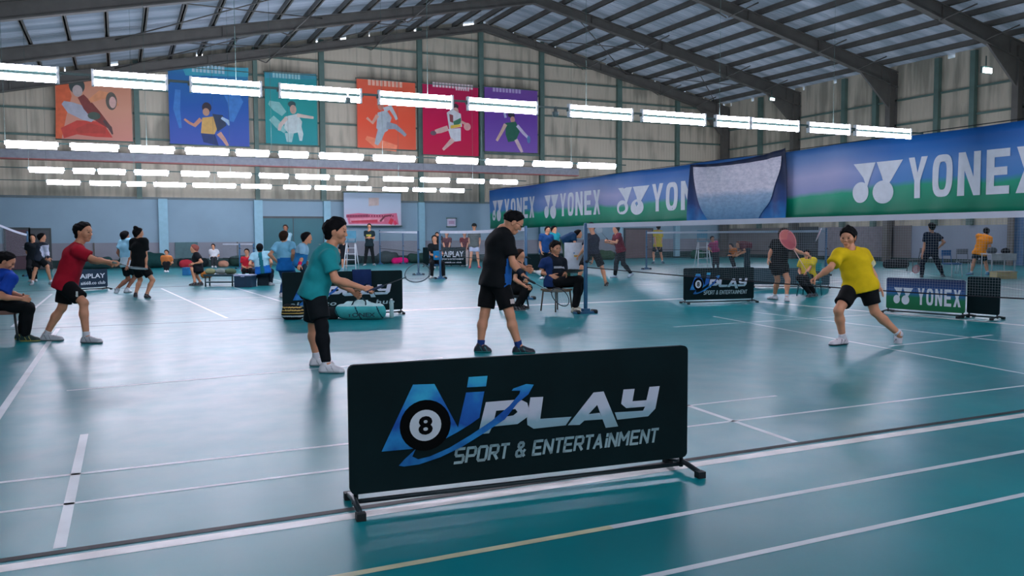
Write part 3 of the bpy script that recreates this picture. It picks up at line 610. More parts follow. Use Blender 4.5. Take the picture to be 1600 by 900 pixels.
STROKES = {'S': [[(.98, 1), (.12, 1), (0, .88), (0, .62), (.12, .5), (.88, .5), (1, .38), (1, .12), (.88, 0), (.02, 0)]], 'P': [[(0, 0), (0, 1), (.85, 1), (1, .88), (1, .55), (.85, .42), (0, .42)]],
 'O': [[(.5, 0), (.14, 0), (0, .12), (0, .88), (.14, 1), (.86, 1), (1, .88), (1, .12), (.86, 0), (.5, 0)]], 'R': [[(0, 0), (0, 1), (.85, 1), (1, .88), (1, .57), (.85, .45), (0, .45)], [(.5, .45), (1, 0)]],
 'T': [[(0, 1), (1, 1)], [(.5, 1), (.5, 0)]], '&': [[(1, 0), (.15, .74), (.15, .9), (.28, 1), (.6, 1), (.72, .9), (.72, .75), (0, .34), (0, .12), (.12, 0), (.6, 0), (1, .42)]], 'E': [[(1, 1), (0, 1), (0, 0), (1, 0)], [(0, .5), (.85, .5)]],
 'N': [[(0, 0), (0, 1), (1, 0), (1, 1)]], 'A': [[(0, 0), (.5, 1), (1, 0)], [(.2, .3), (.8, .3)]], 'i': [[(.5, 0), (.5, .62)], [(.5, .84), (.5, 1)]], 'M': [[(0, 0), (0, 1), (.5, .4), (1, 1), (1, 0)]]}
def stroke_glyph(ch, w_, h, t):
    for pl_ in STROKES.get(ch, []):
        P = [np.array([x*w_+t/2, t/2+y*(h-t)]) for x, y in pl_]
        for i in range(len(P)-1):
            d = P[i+1]-P[i]; d = d/np.linalg.norm(d); n = np.array([-d[1], d[0]])*t/2; a, c = P[i]-d*t*.32, P[i+1]+d*t*.32
            yield [a-n, c-n, c+n, a+n], [(0, 1, 2, 3)]
def logo_parts(b, M, kx, kz, full=True, sub='SPORT & ENTERTAiNMENT', sub2=None, eight=True, dz=0):
    """lettering of the club: M maps local (u, height, off) to the place"""
    def put(o_, h, mi, off):
        V, Fc = poly2d([(p[0]*kx, FB+(p[1]-FB)*kz+dz) for p in o_], [[(p[0]*kx, FB+(p[1]-FB)*kz+dz) for p in q] for q in h]); b.add([M(p[0], p[1], off) for p in V], Fc, mi)
    put(A_, [], 3, .002); put(IDOT, [], 3, .002)
    put(ell(*b8, rb8, rb8*.98), [], 4, .003); put(ell(*b8, rb8*.62, rb8*.6), [], 5, .004)
    if eight:
        V, Fc = fit_text('8', b8[0]-rb8*.28, b8[0]+rb8*.28, b8[1]-rb8*.36, b8[1]+rb8*.36, bold=.035)
        b.add([M(p[0]*kx, FB+(p[1]-FB)*kz+dz, .005) for p in V], Fc, 4)
    for o_, h in ((LP, [LPH]), (LL, []), (LA, []), (LY, [])): put(o_, h, 2, .003)
    put(SWO, [], 3, .0045)
    if sub:
        adv = {'i': .45, ' ': .55, 'M': 1.2, 'T': .9}; tot = sum(adv.get(c, 1.) for c in sub); u = T0[0]; stp = (T1[0]-T0[0])/tot
        for ch in sub:
            a_ = adv.get(ch, 1.)*stp
            for V, Fc in stroke_glyph(ch, a_*.70, TH, TH*.17):
                V = [(u+p[0]+p[1]*.18-.01, T0[1]+(T1[1]-T0[1])*(u-T0[0])/(T1[0]-T0[0])+p[1]) for p in V]
                b.add([M(p[0]*kx, FB+(p[1]-FB)*kz+dz, .003) for p in V], Fc, 2)
            u += a_
    if sub2:
        V, Fc = fit_text(sub2, T0[0]-.42, T1[0]+.05, 0, TH*.9, shear=.15, bold=.02, space=1.1)
        b.add([M(p[0]*kx, FB+(T0[1]+(T1[1]-T0[1])*(p[0]-T0[0])/(T1[0]-T0[0])*.5+p[1]-FB)*kz+dz, .003) for p in V], Fc, 2)
WHITEP = mat('#c9d4dc', rough=.5, var=.05, name='white_ink'); INK = mat('#040708', rough=.9, name='black_ink', spec=.1)
def barrier(p0, p1, H, label, design='logo', group='club barriers', clothm=None, lean=0., feet=.27):
    p0 = np.array([p0[0], p0[1], 0.]); p1 = np.array([p1[0], p1[1], 0.]); d = nrm(p1-p0); n = np.array([d[1], -d[0], 0]); W = np.linalg.norm(p1-p0)
    if n@(CAM-p0) < 0: n = -n
    t = thing('barrier', (p0+p1)/2, label, 'barrier', group)
    def M(u, z, off): return p0+d*u+ZUP*z+n*(.016+off)
    b = MB(); r_ = .03; pts = []
    for cx, cz, a0 in ((W-r_, H-r_, 0), (r_, H-r_, 90), (r_, FB+r_, 180), (W-r_, FB+r_, 270)):
        for k in range(5): a = math.radians(a0+k*22.5); pts.append((cx+r_*math.cos(a), cz+r_*math.sin(a)))
    nn = len(pts); v = [M(u, z, 0) for u, z in pts]+[M(u, z, -.032) for u, z in pts]
    b.add(v, [tuple(range(nn)), tuple(range(nn, 2*nn))[::-1]]+[(i, i+nn, (i+1) % nn+nn, (i+1) % nn) for i in range(nn)], 0)
    kx, kz = W/FW, (H-FB)/(FH-FB)
    if design == 'logo': logo_parts(b, M, kx, kz)
    elif design == 'logo2': logo_parts(b, M, kx, kz, sub=None, sub2='ai668.co   club hub')
    elif design == 'twoline':
        for s_, a, c, z0, z1 in (('AiPLAY', .10, .92, .58, .80), ('ai668.co club', .12, .92, .28, .44)):
            V, Fc = fit_text(s_, W*a, W*c, H*z0, H*z1, bold=.02); b.add([M(p[0], p[1], .003) for p in V], Fc, 5)
    elif design == 'text':
        for s_, a, c, z0, z1 in (('AiPLAY', .48, .95, .5, .8), ('SPORT & ENTERTAINMENT', .45, .95, .36, .44), ('ai668.co club', .5, .9, .2, .27)):
            V, Fc = fit_text(s_, W*a, W*c, H*z0, H*z1, bold=.02); b.add([M(p[0], p[1], .003) for p in V], Fc, 5)
    elif design == 'yonex':
        on_plane(b, yy_logo(), lambda u, v: M(W*(.10+u*.26), H*(.28+v*.46), .004), 5); uu = .42
        for ch in 'YONEX': on_plane(b, glyph(ch), lambda u, v, q=uu: M(W*(q+u*.088), H*(.28+v*.46), .004), 5); uu += .112
    b.build('banner_cloth', [clothm or NAVYF, TUBEF, SILV, BLUL, INK, WHITEP], t)
    f = MB(); f.tube([M(.01, .035, -.016), M(W-.01, .035, -.016)], .012, n=8)
    for u in (.03, W-.03):
        f.tube([M(u, .02, -.016), M(u, H-.03, -.016)], .012, n=8)
    f.build('frame_tube', [TUBEF], t)
    for u in (.02, W-.02):
        q = MB(); q.tube([M(u, .012, feet*.6), M(u, .03, feet*.55), M(u, .05, -.016), M(u, .03, -feet*.6), M(u, .012, -feet*.65)], .015, n=8)
        q.box(M(u, .02, feet*.6), (.045, .045, .035), 1, (d, n, ZUP)); q.box(M(u, .02, -feet*.65), (.045, .045, .035), 1, (d, n, ZUP)); q.build('foot', [TUBEF, DARKM], t)
    return t, M, W
barrier(NP0, NP1, FH, 'large black barrier with AiPLAY logo and 8 ball in the foreground', 'logo')
barrier(gnd(442, 497), gnd(629, 490), .76, 'black AiPLAY barrier behind the player in the teal shirt', 'logo2')
barrier(gnd(1068, 475), gnd(1177, 472), .70, 'black AiPLAY barrier standing left of the player holding the pink racket', 'logo')
barrier(gnd(1385, 488), gnd(1507, 497), .60, 'green and blue barrier reading YONEX behind the yellow shirted player', 'yonex',
        clothm=grad([(0, '#0d5c34'), (.45, '#15704a'), (.58, '#2c62a0'), (.75, '#1c3f72'), (1, '#1c2347')], 2, .0, .62, noise=.15, name='green_blue_cloth'))
barrier(gnd(1511, 496), gnd(1561, 500), .66, 'plain black barrier joined to the right end of the green one', 'plain')
barrier(gnd(1176, 449), gnd(1296, 450), .5, 'plain dark barrier low behind the player in black with a seated person', 'plain', clothm=mat('#1c3a44', rough=.8))
barrier(gnd(120, 455), gnd(168, 452), .54, 'small navy barrier with two lines of white lettering behind the player in red', 'twoline', clothm=mat('#0b2a40', rough=.8))
barrier(JZ(661, 37, 0), JZ(728, 37, 0), .88, 'black lettered barrier in front of the two seated people in maroon', 'text')
barrier((13.0, 26.5), (14.9, 25.8), .70, 'black lettered barrier far behind the seated umpire', 'text')
pL = gnd(-6, 845); barrier(pL+np.array([-2.0, .1, 0]), pL+np.array([-.03, 0, 0]), .72, 'barrier cut by the left edge whose foot pokes into view', 'logo')

# ================================================================== NETS
POSTM = mat('#1b5578', rough=.4, var=.1, name='blue_post_paint'); TAPE = mat('#c3c9d6', rough=.7, var=.06, scale=3, name='white_net_tape'); CORD = mat('#8f99a3', rough=.8, name='net_cord'); CORDB = mat('#10151c', rough=.8)
def post(x, y, h, label, group='net posts'):
    t = thing('net_post', (x, y, 0), label, 'post', group)
    b = MB(); b.lathe((x, y, 0), [(.03, 0), (.034, .02), (.034, h-.02), (.02, h)], 14); b.build('post_tube', [POSTM], t)
    b = MB(); b.box((x, y, .02), (.42, .12, .04), 0); b.box((x, y, .06), (.12, .1, .06), 0)
    for s_ in (-.17, .17): b.tube([(x+s_, y-.07, .035), (x+s_, y+.07, .035)], .035, 1, 10)
    b.build('base_plate', [POSTM, DARKM], t)
    b = MB(); b.tube([(x, y-.05, .9), (x, y+.05, .9)], .025, n=10); b.tube([(x, y-.05, .9), (x+.08, y-.07, .87)], .008, n=6); b.build('winch', [DARKM], t); return t
def net(path, ztop, zbot, label, cell=.03, cw=.0008, tw=.075, group='badminton nets'):
    """path: list of (x,y); ztop/zbot functions of s in 0..1"""
    P = [np.array([x, y, 0.]) for x, y in path]; seg = [np.linalg.norm(P[i+1]-P[i]) for i in range(len(P)-1)]; Lt = sum(seg)
    def at(s):
        q = s*Lt
        for i, g in enumerate(seg):
            if q <= g or i == len(seg)-1: return P[i]+(P[i+1]-P[i])*q/g
            q -= g
    t = thing('badminton_net', at(.5), label, 'net', group)
    n = 40; b = MB(); d = nrm(P[-1]-P[0]); nn = np.array([-d[1], d[0], 0])
    for i in range(n):
        a, c = i/n, (i+1)/n; p, q = at(a), at(c)
        v = [p+ZUP*ztop(a)+nn*.004, q+ZUP*ztop(c)+nn*.004, q+ZUP*(ztop(c)-tw)+nn*.004, p+ZUP*(ztop(a)-tw)+nn*.004]; v += [x-nn*.008 for x in v]
        b.add(v, [(0, 1, 2, 3), (7, 6, 5, 4), (0, 4, 5, 1), (3, 2, 6, 7)], 0)
    b.build('net_tape', [TAPE], t)
    b = MB(); nc = int(Lt/cell)
    for i in range(nc+1):
        s = i/nc; p = at(s); w_ = d*cw
        b.add([p+ZUP*zbot(s)-w_, p+ZUP*zbot(s)+w_, p+ZUP*ztop(s)+w_, p+ZUP*ztop(s)-w_], [(0, 1, 2, 3)], 0)
    nr = int((ztop(.5)-zbot(.5))/cell)
    for j in range(1, nr):
        for i in range(n):
            a, c = i/n, (i+1)/n; p, q = at(a), at(c); za = zbot(a)+(ztop(a)-zbot(a))*j/nr; zc = zbot(c)+(ztop(c)-zbot(c))*j/nr
            b.add([p+ZUP*(za-cw), q+ZUP*(zc-cw), q+ZUP*(zc+cw), p+ZUP*(za+cw)], [(0, 1, 2, 3)], 0)
    b.build('net_mesh', [CORD], t)
    b = MB(); b.tube([at(i/n)+ZUP*zbot(i/n) for i in range(n+1)], max(.009, cw*4), 0, 6); b.build('bottom_cord', [CORDB], t); return t
pM = gnd(915, 490); pE = (9.85, 3.6)
post(pM[0], pM[1], 1.56, 'blue post in front of the seated umpire, holding the main net')
post(pE[0], pE[1], 1.62, 'blue post of the main net beyond the right edge')
net([(pM[0], pM[1]), (9.22, 5.97), pE], lambda s: 1.55+.06*s, lambda s: .80-.2*math.sin(min(1, s*1.25)*math.pi*.5), 'main badminton net with a white top tape across the right half')
q1 = gnd(822, 468); q2 = gnd(688, 436); q3 = gnd(654, 430); q4 = gnd(594, 413)
post(q1[0], q1[1], 1.56, 'blue post behind the player in black, left of the seated umpire'); post(q2[0], q2[1], 1.56, 'blue post right beside the seated woman with a blue clipboard')
net([(q1[0], q1[1]), (q2[0], q2[1])], lambda s: 1.53-.03*math.sin(s*3.14), lambda s: .80-.03*math.sin(s*3.14), 'net behind the player in black, in front of the grey shirted man', cell=.045, cw=.0016)
post(q3[0], q3[1], 1.56, 'blue post standing just left of the seated woman'); post(q4[0], q4[1], 1.7, 'dark blue post right of the standing man in black far away')
net([(q3[0], q3[1]), (q4[0]-.02, q4[1])], lambda s: 1.54+.1*s, lambda s: .8, 'far net right of the standing man in black', cell=.06, cw=.003)
post(12.9, 50.58*.79, 1.6, 'far dark post left of the standing man in black')
q5 = gnd(45, 432)
post(q5[0], q5[1], 1.62, 'dark post at the far left holding a drooping net'); net([(q5[0], q5[1]), (-4.1, 29.3)], lambda s: 1.53+.32*(s/.51)**1.3, lambda s: .75, 'net with a drooping white tape at the left edge', cell=.05, cw=.0018)
for (pa, pb_, lab) in (((375, 411), (349, 408), 'far small net left of the teal door'), ((397, 410), (376, 411), 'far small net beside the teal door')):
    a, c = gnd(*pa), gnd(*pb_); a = a*np.array([1, 38.5/a[1], 1]) if False else JZ(pa[0], 36, 0); c = JZ(pb_[0], 37, 0)
    post(a[0], a[1], 1.1, 'dark far post of the '+lab); net([(a[0], a[1]), (c[0], c[1])], lambda s: 1.1, lambda s: .45, lab, cell=.07, cw=.004, tw=.06)
# second net on the far right courts behind the main net
rA, rB = JZ(1010, 33, 0), JZ(1290, 27, 0)
post(rB[0], rB[1], 1.56, 'thin far post left of the player in yellow'); post(rA[0], rA[1], 1.56, 'thin far post behind the small figure in yellow')
net([(rA[0], rA[1]), (rB[0], rB[1])], lambda s: 1.5, lambda s: .8, 'far pale net seen below the photo banner', cell=.08, cw=.002)

# ================================================================== FIGURES (implicit surfaces, one continuous body each)
def cone(a, b, ra, rb, flat=None, cut=None):
    return dict(a=np.asarray(a, float), b=np.asarray(b, float), ra=ra, rb=rb, M=flat, cut=cut)
def squash(ax1, s1, ax2=None, s2=1.):
    M = np.eye(3)+(s1-1)*np.outer(ax1, ax1)
    if ax2 is not None: M = M+(s2-1)*np.outer(ax2, ax2)
    return M
def sdf_surface(prims, res, k=.025, subs=(), cuts=(), noise=0., nf=24., lim=None):
    lo = np.min([np.minimum(p['a'], p['b'])-max(p['ra'], p['rb'])*p.get('g', 1.35) for p in prims], 0)-2*res-.01
    hi = np.max([np.maximum(p['a'], p['b'])+max(p['ra'], p['rb'])*p.get('g', 1.35) for p in prims], 0)+2*res+.01
    n = np.ceil((hi-lo)/res).astype(int)+1
    ax = [lo[i]+res*np.arange(n[i]) for i in range(3)]
    D = np.full(n, 1., np.float32)
    def region(p, mg):
        R = max(p['ra'], p['rb'])*1.45+mg; sl = []
        a, b = np.minimum(p['a'], p['b'])-R, np.maximum(p['a'], p['b'])+R
        for i in range(3): sl.append(slice(max(0, int((a[i]-lo[i])/res)), min(n[i], int((b[i]-lo[i])/res)+2)))
        return tuple(sl)
    def dist(p, sl):
        X, Y, Z = np.meshgrid(*[ax[i][sl[i]] for i in range(3)], indexing='ij')
        Q = np.stack([X, Y, Z], -1); M = p['M']; a, b = p['a'], p['b']
        q = Q-a; ba = b-a
        if M is not None: q = q@M.T; ba = M@ba
        L = ba@ba; t = np.clip((q@ba)/L, 0, 1) if L > 1e-10 else np.zeros(q.shape[:3])
        d = np.linalg.norm(q-t[..., None]*ba, axis=-1)-(p['ra']+(p['rb']-p['ra'])*t)
        if p['cut']:
            for c, nn in p['cut']: d = np.maximum(d, (Q-c)@np.asarray(nn))
        return d
    for p in prims:
        sl = region(p, k+3*res); d = dist(p, sl); cur = D[sl]; kk = p.get('k', k)
        h = np.maximum(kk-np.abs(cur-d), 0)/kk; D[sl] = np.minimum(cur, d)-h*h*kk*.25
    for p in subs:
        kk = p.get('k', .012); sl = region(p, kk+3*res); d = -dist(p, sl); cur = D[sl]
        h = np.maximum(kk-np.abs(cur-d), 0)/kk; D[sl] = np.maximum(cur, d)+h*h*kk*.25
    if noise or cuts:
        X, Y, Z = np.meshgrid(*ax, indexing='ij')
        if noise: D = D+noise*(np.sin(X*nf+2*np.sin(Z*nf*.5))*np.sin(Z*nf*.8+Y*nf*.4)+.6*np.sin(Y*nf*1.3+1.7*np.sin(Z*nf*.6+X*5)))
        for c, nn in cuts: D = np.maximum(D, (X-c[0])*nn[0]+(Y-c[1])*nn[1]+(Z-c[2])*nn[2])
    D[0] = D[-1] = 1; D[:, 0] = D[:, -1] = 1; D[:, :, 0] = D[:, :, -1] = 1
    S = D < 0; nx, ny, nz = [q-1 for q in n]
    acc = np.zeros((nx, ny, nz, 3)); cnt = np.zeros((nx, ny, nz))
    for (di, dj, dk) in [(0, 0, 0), (0, 0, 1), (0, 1, 0), (0, 1, 1), (1, 0, 0), (1, 0, 1), (1, 1, 0), (1, 1, 1)]:
        for a_ in range(3):
            o = (di, dj, dk)
            if o[a_]: continue
            e = list(o); e[a_] = 1
            d0 = D[o[0]:o[0]+nx, o[1]:o[1]+ny, o[2]:o[2]+nz]; d1 = D[e[0]:e[0]+nx, e[1]:e[1]+ny, e[2]:e[2]+nz]
            m_ = (d0 < 0) != (d1 < 0); t = np.where(m_, d0/(d0-d1+1e-12), 0)
            for c in range(3): acc[..., c] += np.where(m_, o[c]+(t if c == a_ else 0), 0)
            cnt += m_
    act = cnt > 0; I = np.argwhere(act); idx = -np.ones(act.shape, int); idx[act] = np.arange(len(I))
    V = lo+res*(I+acc[act]/cnt[act][:, None]); Fs = []
    for a_ in range(3):
        e = [0, 0, 0]; e[a_] = 1
        s0 = S[:n[0]-e[0], :n[1]-e[1], :n[2]-e[2]]; s1 = S[e[0]:, e[1]:, e[2]:]
        E_ = np.argwhere(s0 != s1); E_ = E_[(E_[:, (a_+1) % 3] > 0) & (E_[:, (a_+2) % 3] > 0)]
        b_, c_ = (a_+1) % 3, (a_+2) % 3; q = []
        for ob, oc in ((0, 0), (-1, 0), (-1, -1), (0, -1)):
            t = E_.copy(); t[:, b_] += ob; t[:, c_] += oc; q.append(idx[np.clip(t[:, 0], 0, nx-1), np.clip(t[:, 1], 0, ny-1), np.clip(t[:, 2], 0, nz-1)])
        q = np.stack(q, 1); fl = s0[E_[:, 0], E_[:, 1], E_[:, 2]]; q[~fl] = q[~fl][:, ::-1]; Fs.append(q[(q >= 0).all(1)])
    return V, np.concatenate(Fs)
def ik(a, c, l1, l2, pole):
    v = c-a; d = np.linalg.norm(v); u = v/(d+1e-9)
    if d > (l1+l2)*.995: f = d/((l1+l2)*.995); l1 *= f; l2 *= f
    x = (l1*l1-l2*l2+d*d)/(2*d); h = math.sqrt(max(0, l1*l1-x*x)); p = pole-u*(pole@u); return a+u*x+nrm(p)*h
def hand_prims(w, d, n, th, s, curl, spread=.0, point=False):
    P = []; d, n = nrm(d), nrm(n); n = nrm(n-d*(n@d)); th = nrm(th-d*(th@d)-n*(th@n))
    lens = [.070, .078, .073, .056]
    for i in range(4):
        o = th*(.027-.018*i)*s; a = w+d*.012*s+o*.6; kn = w+d*(.088-.004*abs(i-1.2))*s+o
        P.append(cone(a, kn, .0125*s, .0105*s)); q = kn; L = lens[i]*s; ang = 0; c = (.1 if (point and i == 0) else curl)
        dd = nrm(d+th*spread*(1.5-i)*.25)
        for f, bend, r0, r1 in ((.45, 75, .0095, .0088), (.31, 85, .0086, .0078), (.24, 45, .0077, .0066)):
            ang += math.radians(bend)*c; v = dd*math.cos(ang)+n*math.sin(ang); e = q+v*L*f; P.append(cone(q, e, r0*s, r1*s)); q = e
    b = w+d*.022*s+th*.022*s; v = nrm(d*.62+th*.62+n*(.3+.4*curl)); e = b+v*.045*s; P.append(cone(b, e, .0135*s, .0105*s))
    v2 = nrm(v*(1-.35*curl)+n*.5*curl-th*.35*curl+d*.2); e2 = e+v2*.033*s; P.append(cone(e, e2, .0100*s, .0092*s)); P.append(cone(e2, e2+nrm(v2-th*.2*curl)*.024*s, .0090*s, .0078*s))
    return P
PEOPLE = 0
def person(label, base, N, P, head, face, R, L, top, bottom, hdir=None, H=1.70, skin=None, hair='short', haircol=None, sleeve=.62, shorts=.72, sock='#c8cdd2', shoe='#c9ccd0', sole='#8f979c',
           far=False, group=None, girth=1., glasses=False, extras=(), topfn=None, topmats=(), botmats=(), botfn=None, seat=False, leggings=None, capcol=None, zdepth=None):
    """every joint is (photo x, photo y, depth offset from the figure's own distance); the ground point gives the distance"""
    Z = zdepth or depth(gnd(*base)); b = H/1.72; skin = skin or SKIN; res = .021 if far else .0125
    if 1295/Z < 42: res = .03
    def j(t, dz0=0.): return J3(t[0], t[1], Z+(t[2] if len(t) > 2 else dz0))
    f = nrm(HOR*face[0]+FWD*face[1]); rt = nrm(HOR*face[1]-FWD*face[0])
    Np, Pp, Hc = j(N), j(P), j(head); spine = nrm(Np-Pp); Np = Np+spine*.030*b; Pp = Pp+spine*(.0 if not far else .02)
    rt = nrm(rt-spine*(rt@spine)); fr = nrm(np.cross(ZUP if abs(spine[2]) > .3 else FWD, rt)); fr = nrm(np.cross(spine, rt)); fr = fr if fr@f > 0 else -fr
    hd = nrm((HOR*hdir[0]+FWD*hdir[1]+ZUP*(hdir[2] if len(hdir) > 2 else 0)) if hdir is not None else f)
    base3 = np.array([Pp[0], Pp[1], 0.]); J = {}
    for s_, D, sd in ((1, R, 'R'), (-1, L, 'L')):
        sh = j(D['s']) if 's' in D else Np-spine*.060*b+rt*s_*.175*b*girth
        J['sh'+sd] = sh; hp = Pp+rt*s_*.085*b+spine*-.01; J['hip'+sd] = hp
        w_ = D['w']; dzs = float((sh-CAM)@LK)-Z; wr = J3(w_[0], w_[1], Z+dzs+(w_[2] if len(w_) > 2 else 0.))
        J['wr'+sd] = wr
        J['el'+sd] = j(D['e']) if 'e' in D else ik(sh, wr, .285*b, .255*b, -f*.7-ZUP*.8+rt*s_*.45)
        F_ = D['f']; za = F_[4] if len(F_) > 4 else 0.; zt = F_[5] if len(F_) > 5 else 0.
        he = JZ(F_[0], Z+F_[2], za); to = JZ(F_[1], Z+F_[3], zt)
        tl = to-he; ln = np.linalg.norm(tl); tl = tl/(ln+1e-9)
        if ln > .33: to = he+tl*.30
        if ln < .18: to = he+tl*.25 if ln > .04 else he+f*.25
        tl = nrm(to-he); up = nrm(ZUP-tl*tl[2]); J['he'+sd], J['to'+sd], J['fu'+sd] = he, to, up
        an = he+tl*.075+up*.085*b; J['an'+sd] = an
        J['kn'+sd] = j(D['k']) if 'k' in D else ik(hp, an, .435*b, .405*b, f*1.+tl*.5+ZUP*(.8 if seat else .1))
    # ---- body
    lat = rt; B = []
    fl = squash(fr, 1.28, lat, .82)
    ches = Pp+(Np-Pp)*.68; wai = Pp+(Np-Pp)*.32
    T = [cone(Pp, wai, .128*b*girth, .118*b*girth, fl), cone(wai, ches, .118*b*girth, .132*b*girth, fl), cone(ches, Np-spine*.06*b, .132*b*girth, .085*b, fl),
         cone(J['shR']-lat*.02, J['shL']+lat*.02, .056*b, .056*b), cone(J['hipR'], J['hipL'], .098*b, .098*b), cone(Np-spine*.05, (J['shR']+Np)/2-spine*.02, .05*b, .05*b), cone(Np-spine*.05, (J['shL']+Np)/2-spine*.02, .05*b, .05*b)]
    hs = b*1.10; hu = nrm(ZUP-hd*hd[2]*1.) if abs(hd[2]) < .95 else ZUP; hu = nrm(hu-hd*(hu@hd)); sd_ = np.cross(hd, hu)
    def hp_(f_, u_, s_=0.): return Hc+(hd*f_+hu*u_+sd_*s_)*hs
    NK = [cone(hp_(-.02, -.06), Np-spine*.01, .055*b, .064*b)]
    B += T+NK
    for q in 'RL':
        B += [cone(J['sh'+q], J['el'+q], .050*b, .038*b), cone(J['el'+q], J['el'+q]+(J['wr'+q]-J['el'+q])*.35, .038*b, .039*b), cone(J['el'+q]+(J['wr'+q]-J['el'+q])*.3, J['wr'+q], .039*b, .025*b),
              cone(J['hip'+q], J['kn'+q], .088*b, .056*b), cone(J['kn'+q], J['kn'+q]+(J['an'+q]-J['kn'+q])*.35-fr*.012, .052*b, .057*b), cone(J['kn'+q]+(J['an'+q]-J['kn'+q])*.32-fr*.012, J['an'+q], .056*b, .036*b), cone(J['an'+q], J['he'+q]+J['fu'+q]*.045+nrm(J['to'+q]-J['he'+q])*.12, .036*b, .03*b)]
    cs = squash(hd, .80, sd_, 1.02)
    HD = [dict(cone(hp_(-.015, .022), hp_(-.005, .03), .083*hs, .078*hs, squash(hd, .82, sd_, 1.08))), dict(cone(hp_(.015, -.005), hp_(.03, -.06), .068*hs, .045*hs, squash(sd_, 1.08))),
          cone(hp_(.045, -.088), hp_(.055, -.09), .026*hs, .024*hs), cone(hp_(-.03, -.03), hp_(-.03, .0), .065*hs, .07*hs)]
    bm = MB()
    def put(pr, r, mi=0, k=.025, subs=(), cuts=(), noise=0., tgt=None, nf=24.):
        V, Fc = sdf_surface(pr, r, k, subs, cuts, noise, nf); (tgt or bm).add(V, Fc, mi, True); return V, Fc
    if far: B += HD+[cone(hp_(.075, .0), hp_(.095, -.03), .012, .014)]; put(B, res)
    else:
        put(B, res)
        HD += [dict(cone(hp_(.078, .010), hp_(.095, -.028), .008*hs, .0105*hs), k=.016), dict(cone(hp_(.083, -.033, .012), hp_(.083, -.033, -.012), .009*hs, .009*hs), k=.01),
               dict(cone(hp_(.074, .026, .032), hp_(.074, .026, -.032), .012*hs, .012*hs), k=.012), dict(cone(hp_(.079, -.058, .016), hp_(.079, -.058, -.016), .0075*hs, .0075*hs), k=.008),
               dict(cone(hp_(.078, -.070, .013), hp_(.078, -.070, -.013), .008*hs, .008*hs), k=.008),
               dict(cone(hp_(-.005, .005, .080), hp_(-.012, -.022, .076), .022*hs, .017*hs, squash(sd_, 2.6)), k=.006), dict(cone(hp_(-.005, .005, -.080), hp_(-.012, -.022, -.076), .022*hs, .017*hs, squash(sd_, 2.6)), k=.006),
               cone(hp_(.05, -.02, .042), hp_(.045, -.035, .04), .028*hs, .024*hs), cone(hp_(.05, -.02, -.042), hp_(.045, -.035, -.04), .028*hs, .024*hs), cone(hp_(-.02, -.06), hp_(-.03, -.10), .052*b, .056*b)]
        put(HD, .0055, k=.02, subs=[dict(cone(hp_(.098, .004, .031), hp_(.098, .004, .033), .014*hs, .014*hs), k=.014), dict(cone(hp_(.098, .004, -.031), hp_(.098, .004, -.033), .014*hs, .014*hs), k=.014)])
        for s_ in (1, -1):
            put([cone(hp_(.083, .003, .024*s_), hp_(.080, .003, .038*s_), .0055*hs, .0050*hs)], .003, 1, .002)
            put([cone(hp_(.086, .028, .018*s_), hp_(.076, .030, .048*s_), .0045, .0035)], .0035, 1, .002)
        put([cone(hp_(.086, -.064, .02), hp_(.086, -.064, -.02), .003, .003)], .003, 3, .002)
    for q, D, s_ in (('R', R, 1), ('L', L, -1)):
        fd = nrm(J['wr'+q]-J['el'+q]); hdv = D.get('hd'); d = nrm(fd+(HOR*hdv[0]+ZUP*hdv[1]+FWD*hdv[2])*.8) if hdv else fd
        pn = nrm(-rt*s_*.8+fr*.1-ZUP*.2); 
        if abs(pn@d) > .9: pn = -ZUP
        th = np.cross(d, pn)*(-1)
        if th@(f+ZUP*.3) < 0: th = -th
        if D.get('pn') is not None: a_, b_, c_ = D['pn']; pn = HOR*a_+ZUP*b_+FWD*c_; th = np.cross(d, pn); th = th if th@(ZUP+f*.5) > 0 else -th
        cu = D.get('curl', .35); J['hd'+q], J['pn'+q], J['th'+q] = d, nrm(pn-d*(pn@d)), nrm(th)
        put(hand_prims(J['wr'+q]-d*.012, d, pn, th, b*1.0, cu, point=D.get('point', False)), .0085 if far else .0042, k=.005)
    global PEOPLE; PEOPLE += 1
    body = bm.build('person', [skin, BLACKM, mat('#cfd2d2', rough=.3), mat('#8f5148', rough=.5)], origin=base3); tag(body, label, 'person', group)
    # ---- clothes
    def garment(name, prims, mats, cuts=(), noise=.005, k=.03, fn=None, subs=(), r=None, nf=24.):
        V, Fc = sdf_surface(prims, r or res*1.0, k, subs, cuts, noise, nf); g = MB(); g.add(V, Fc, 0, True)
        if fn is not None:
            ctr = V[Fc].mean(1); mi = fn(ctr, dict(N=Np, P=Pp, fr=fr, lat=lat, spine=spine, J=J)); g.m = [int(x) for x in mi]
        return g.build(name, mats, body)
    e_ = .027
    hem = Pp-spine*.095*b
    tp = [cone(Pp-spine*.12*b, wai, .138*b*girth+e_, .124*b*girth+e_, squash(fr, 1.08, lat, .86)), cone(wai, ches, .124*b*girth+e_, .134*b*girth+e_, squash(fr, 1.12, lat, .85)), cone(ches, Np-spine*.07*b, .134*b*girth+e_, .085*b+e_, squash(fr, 1.25, lat, .85)),
          dict(cone(J['hipR']-spine*.02, J['hipL']-spine*.02, .098*b+.036, .098*b+.036, squash(spine, .8)), k=.02), cone(J['shR']-lat*.02, J['shL']+lat*.02, .056*b+e_, .056*b+e_), cone(Np-spine*.05*b, (J['shR']+Np)/2-spine*.025, .052*b+e_*.7, .05*b+e_), cone(Np-spine*.05*b, (J['shL']+Np)/2-spine*.025, .052*b+e_*.7, .05*b+e_)]
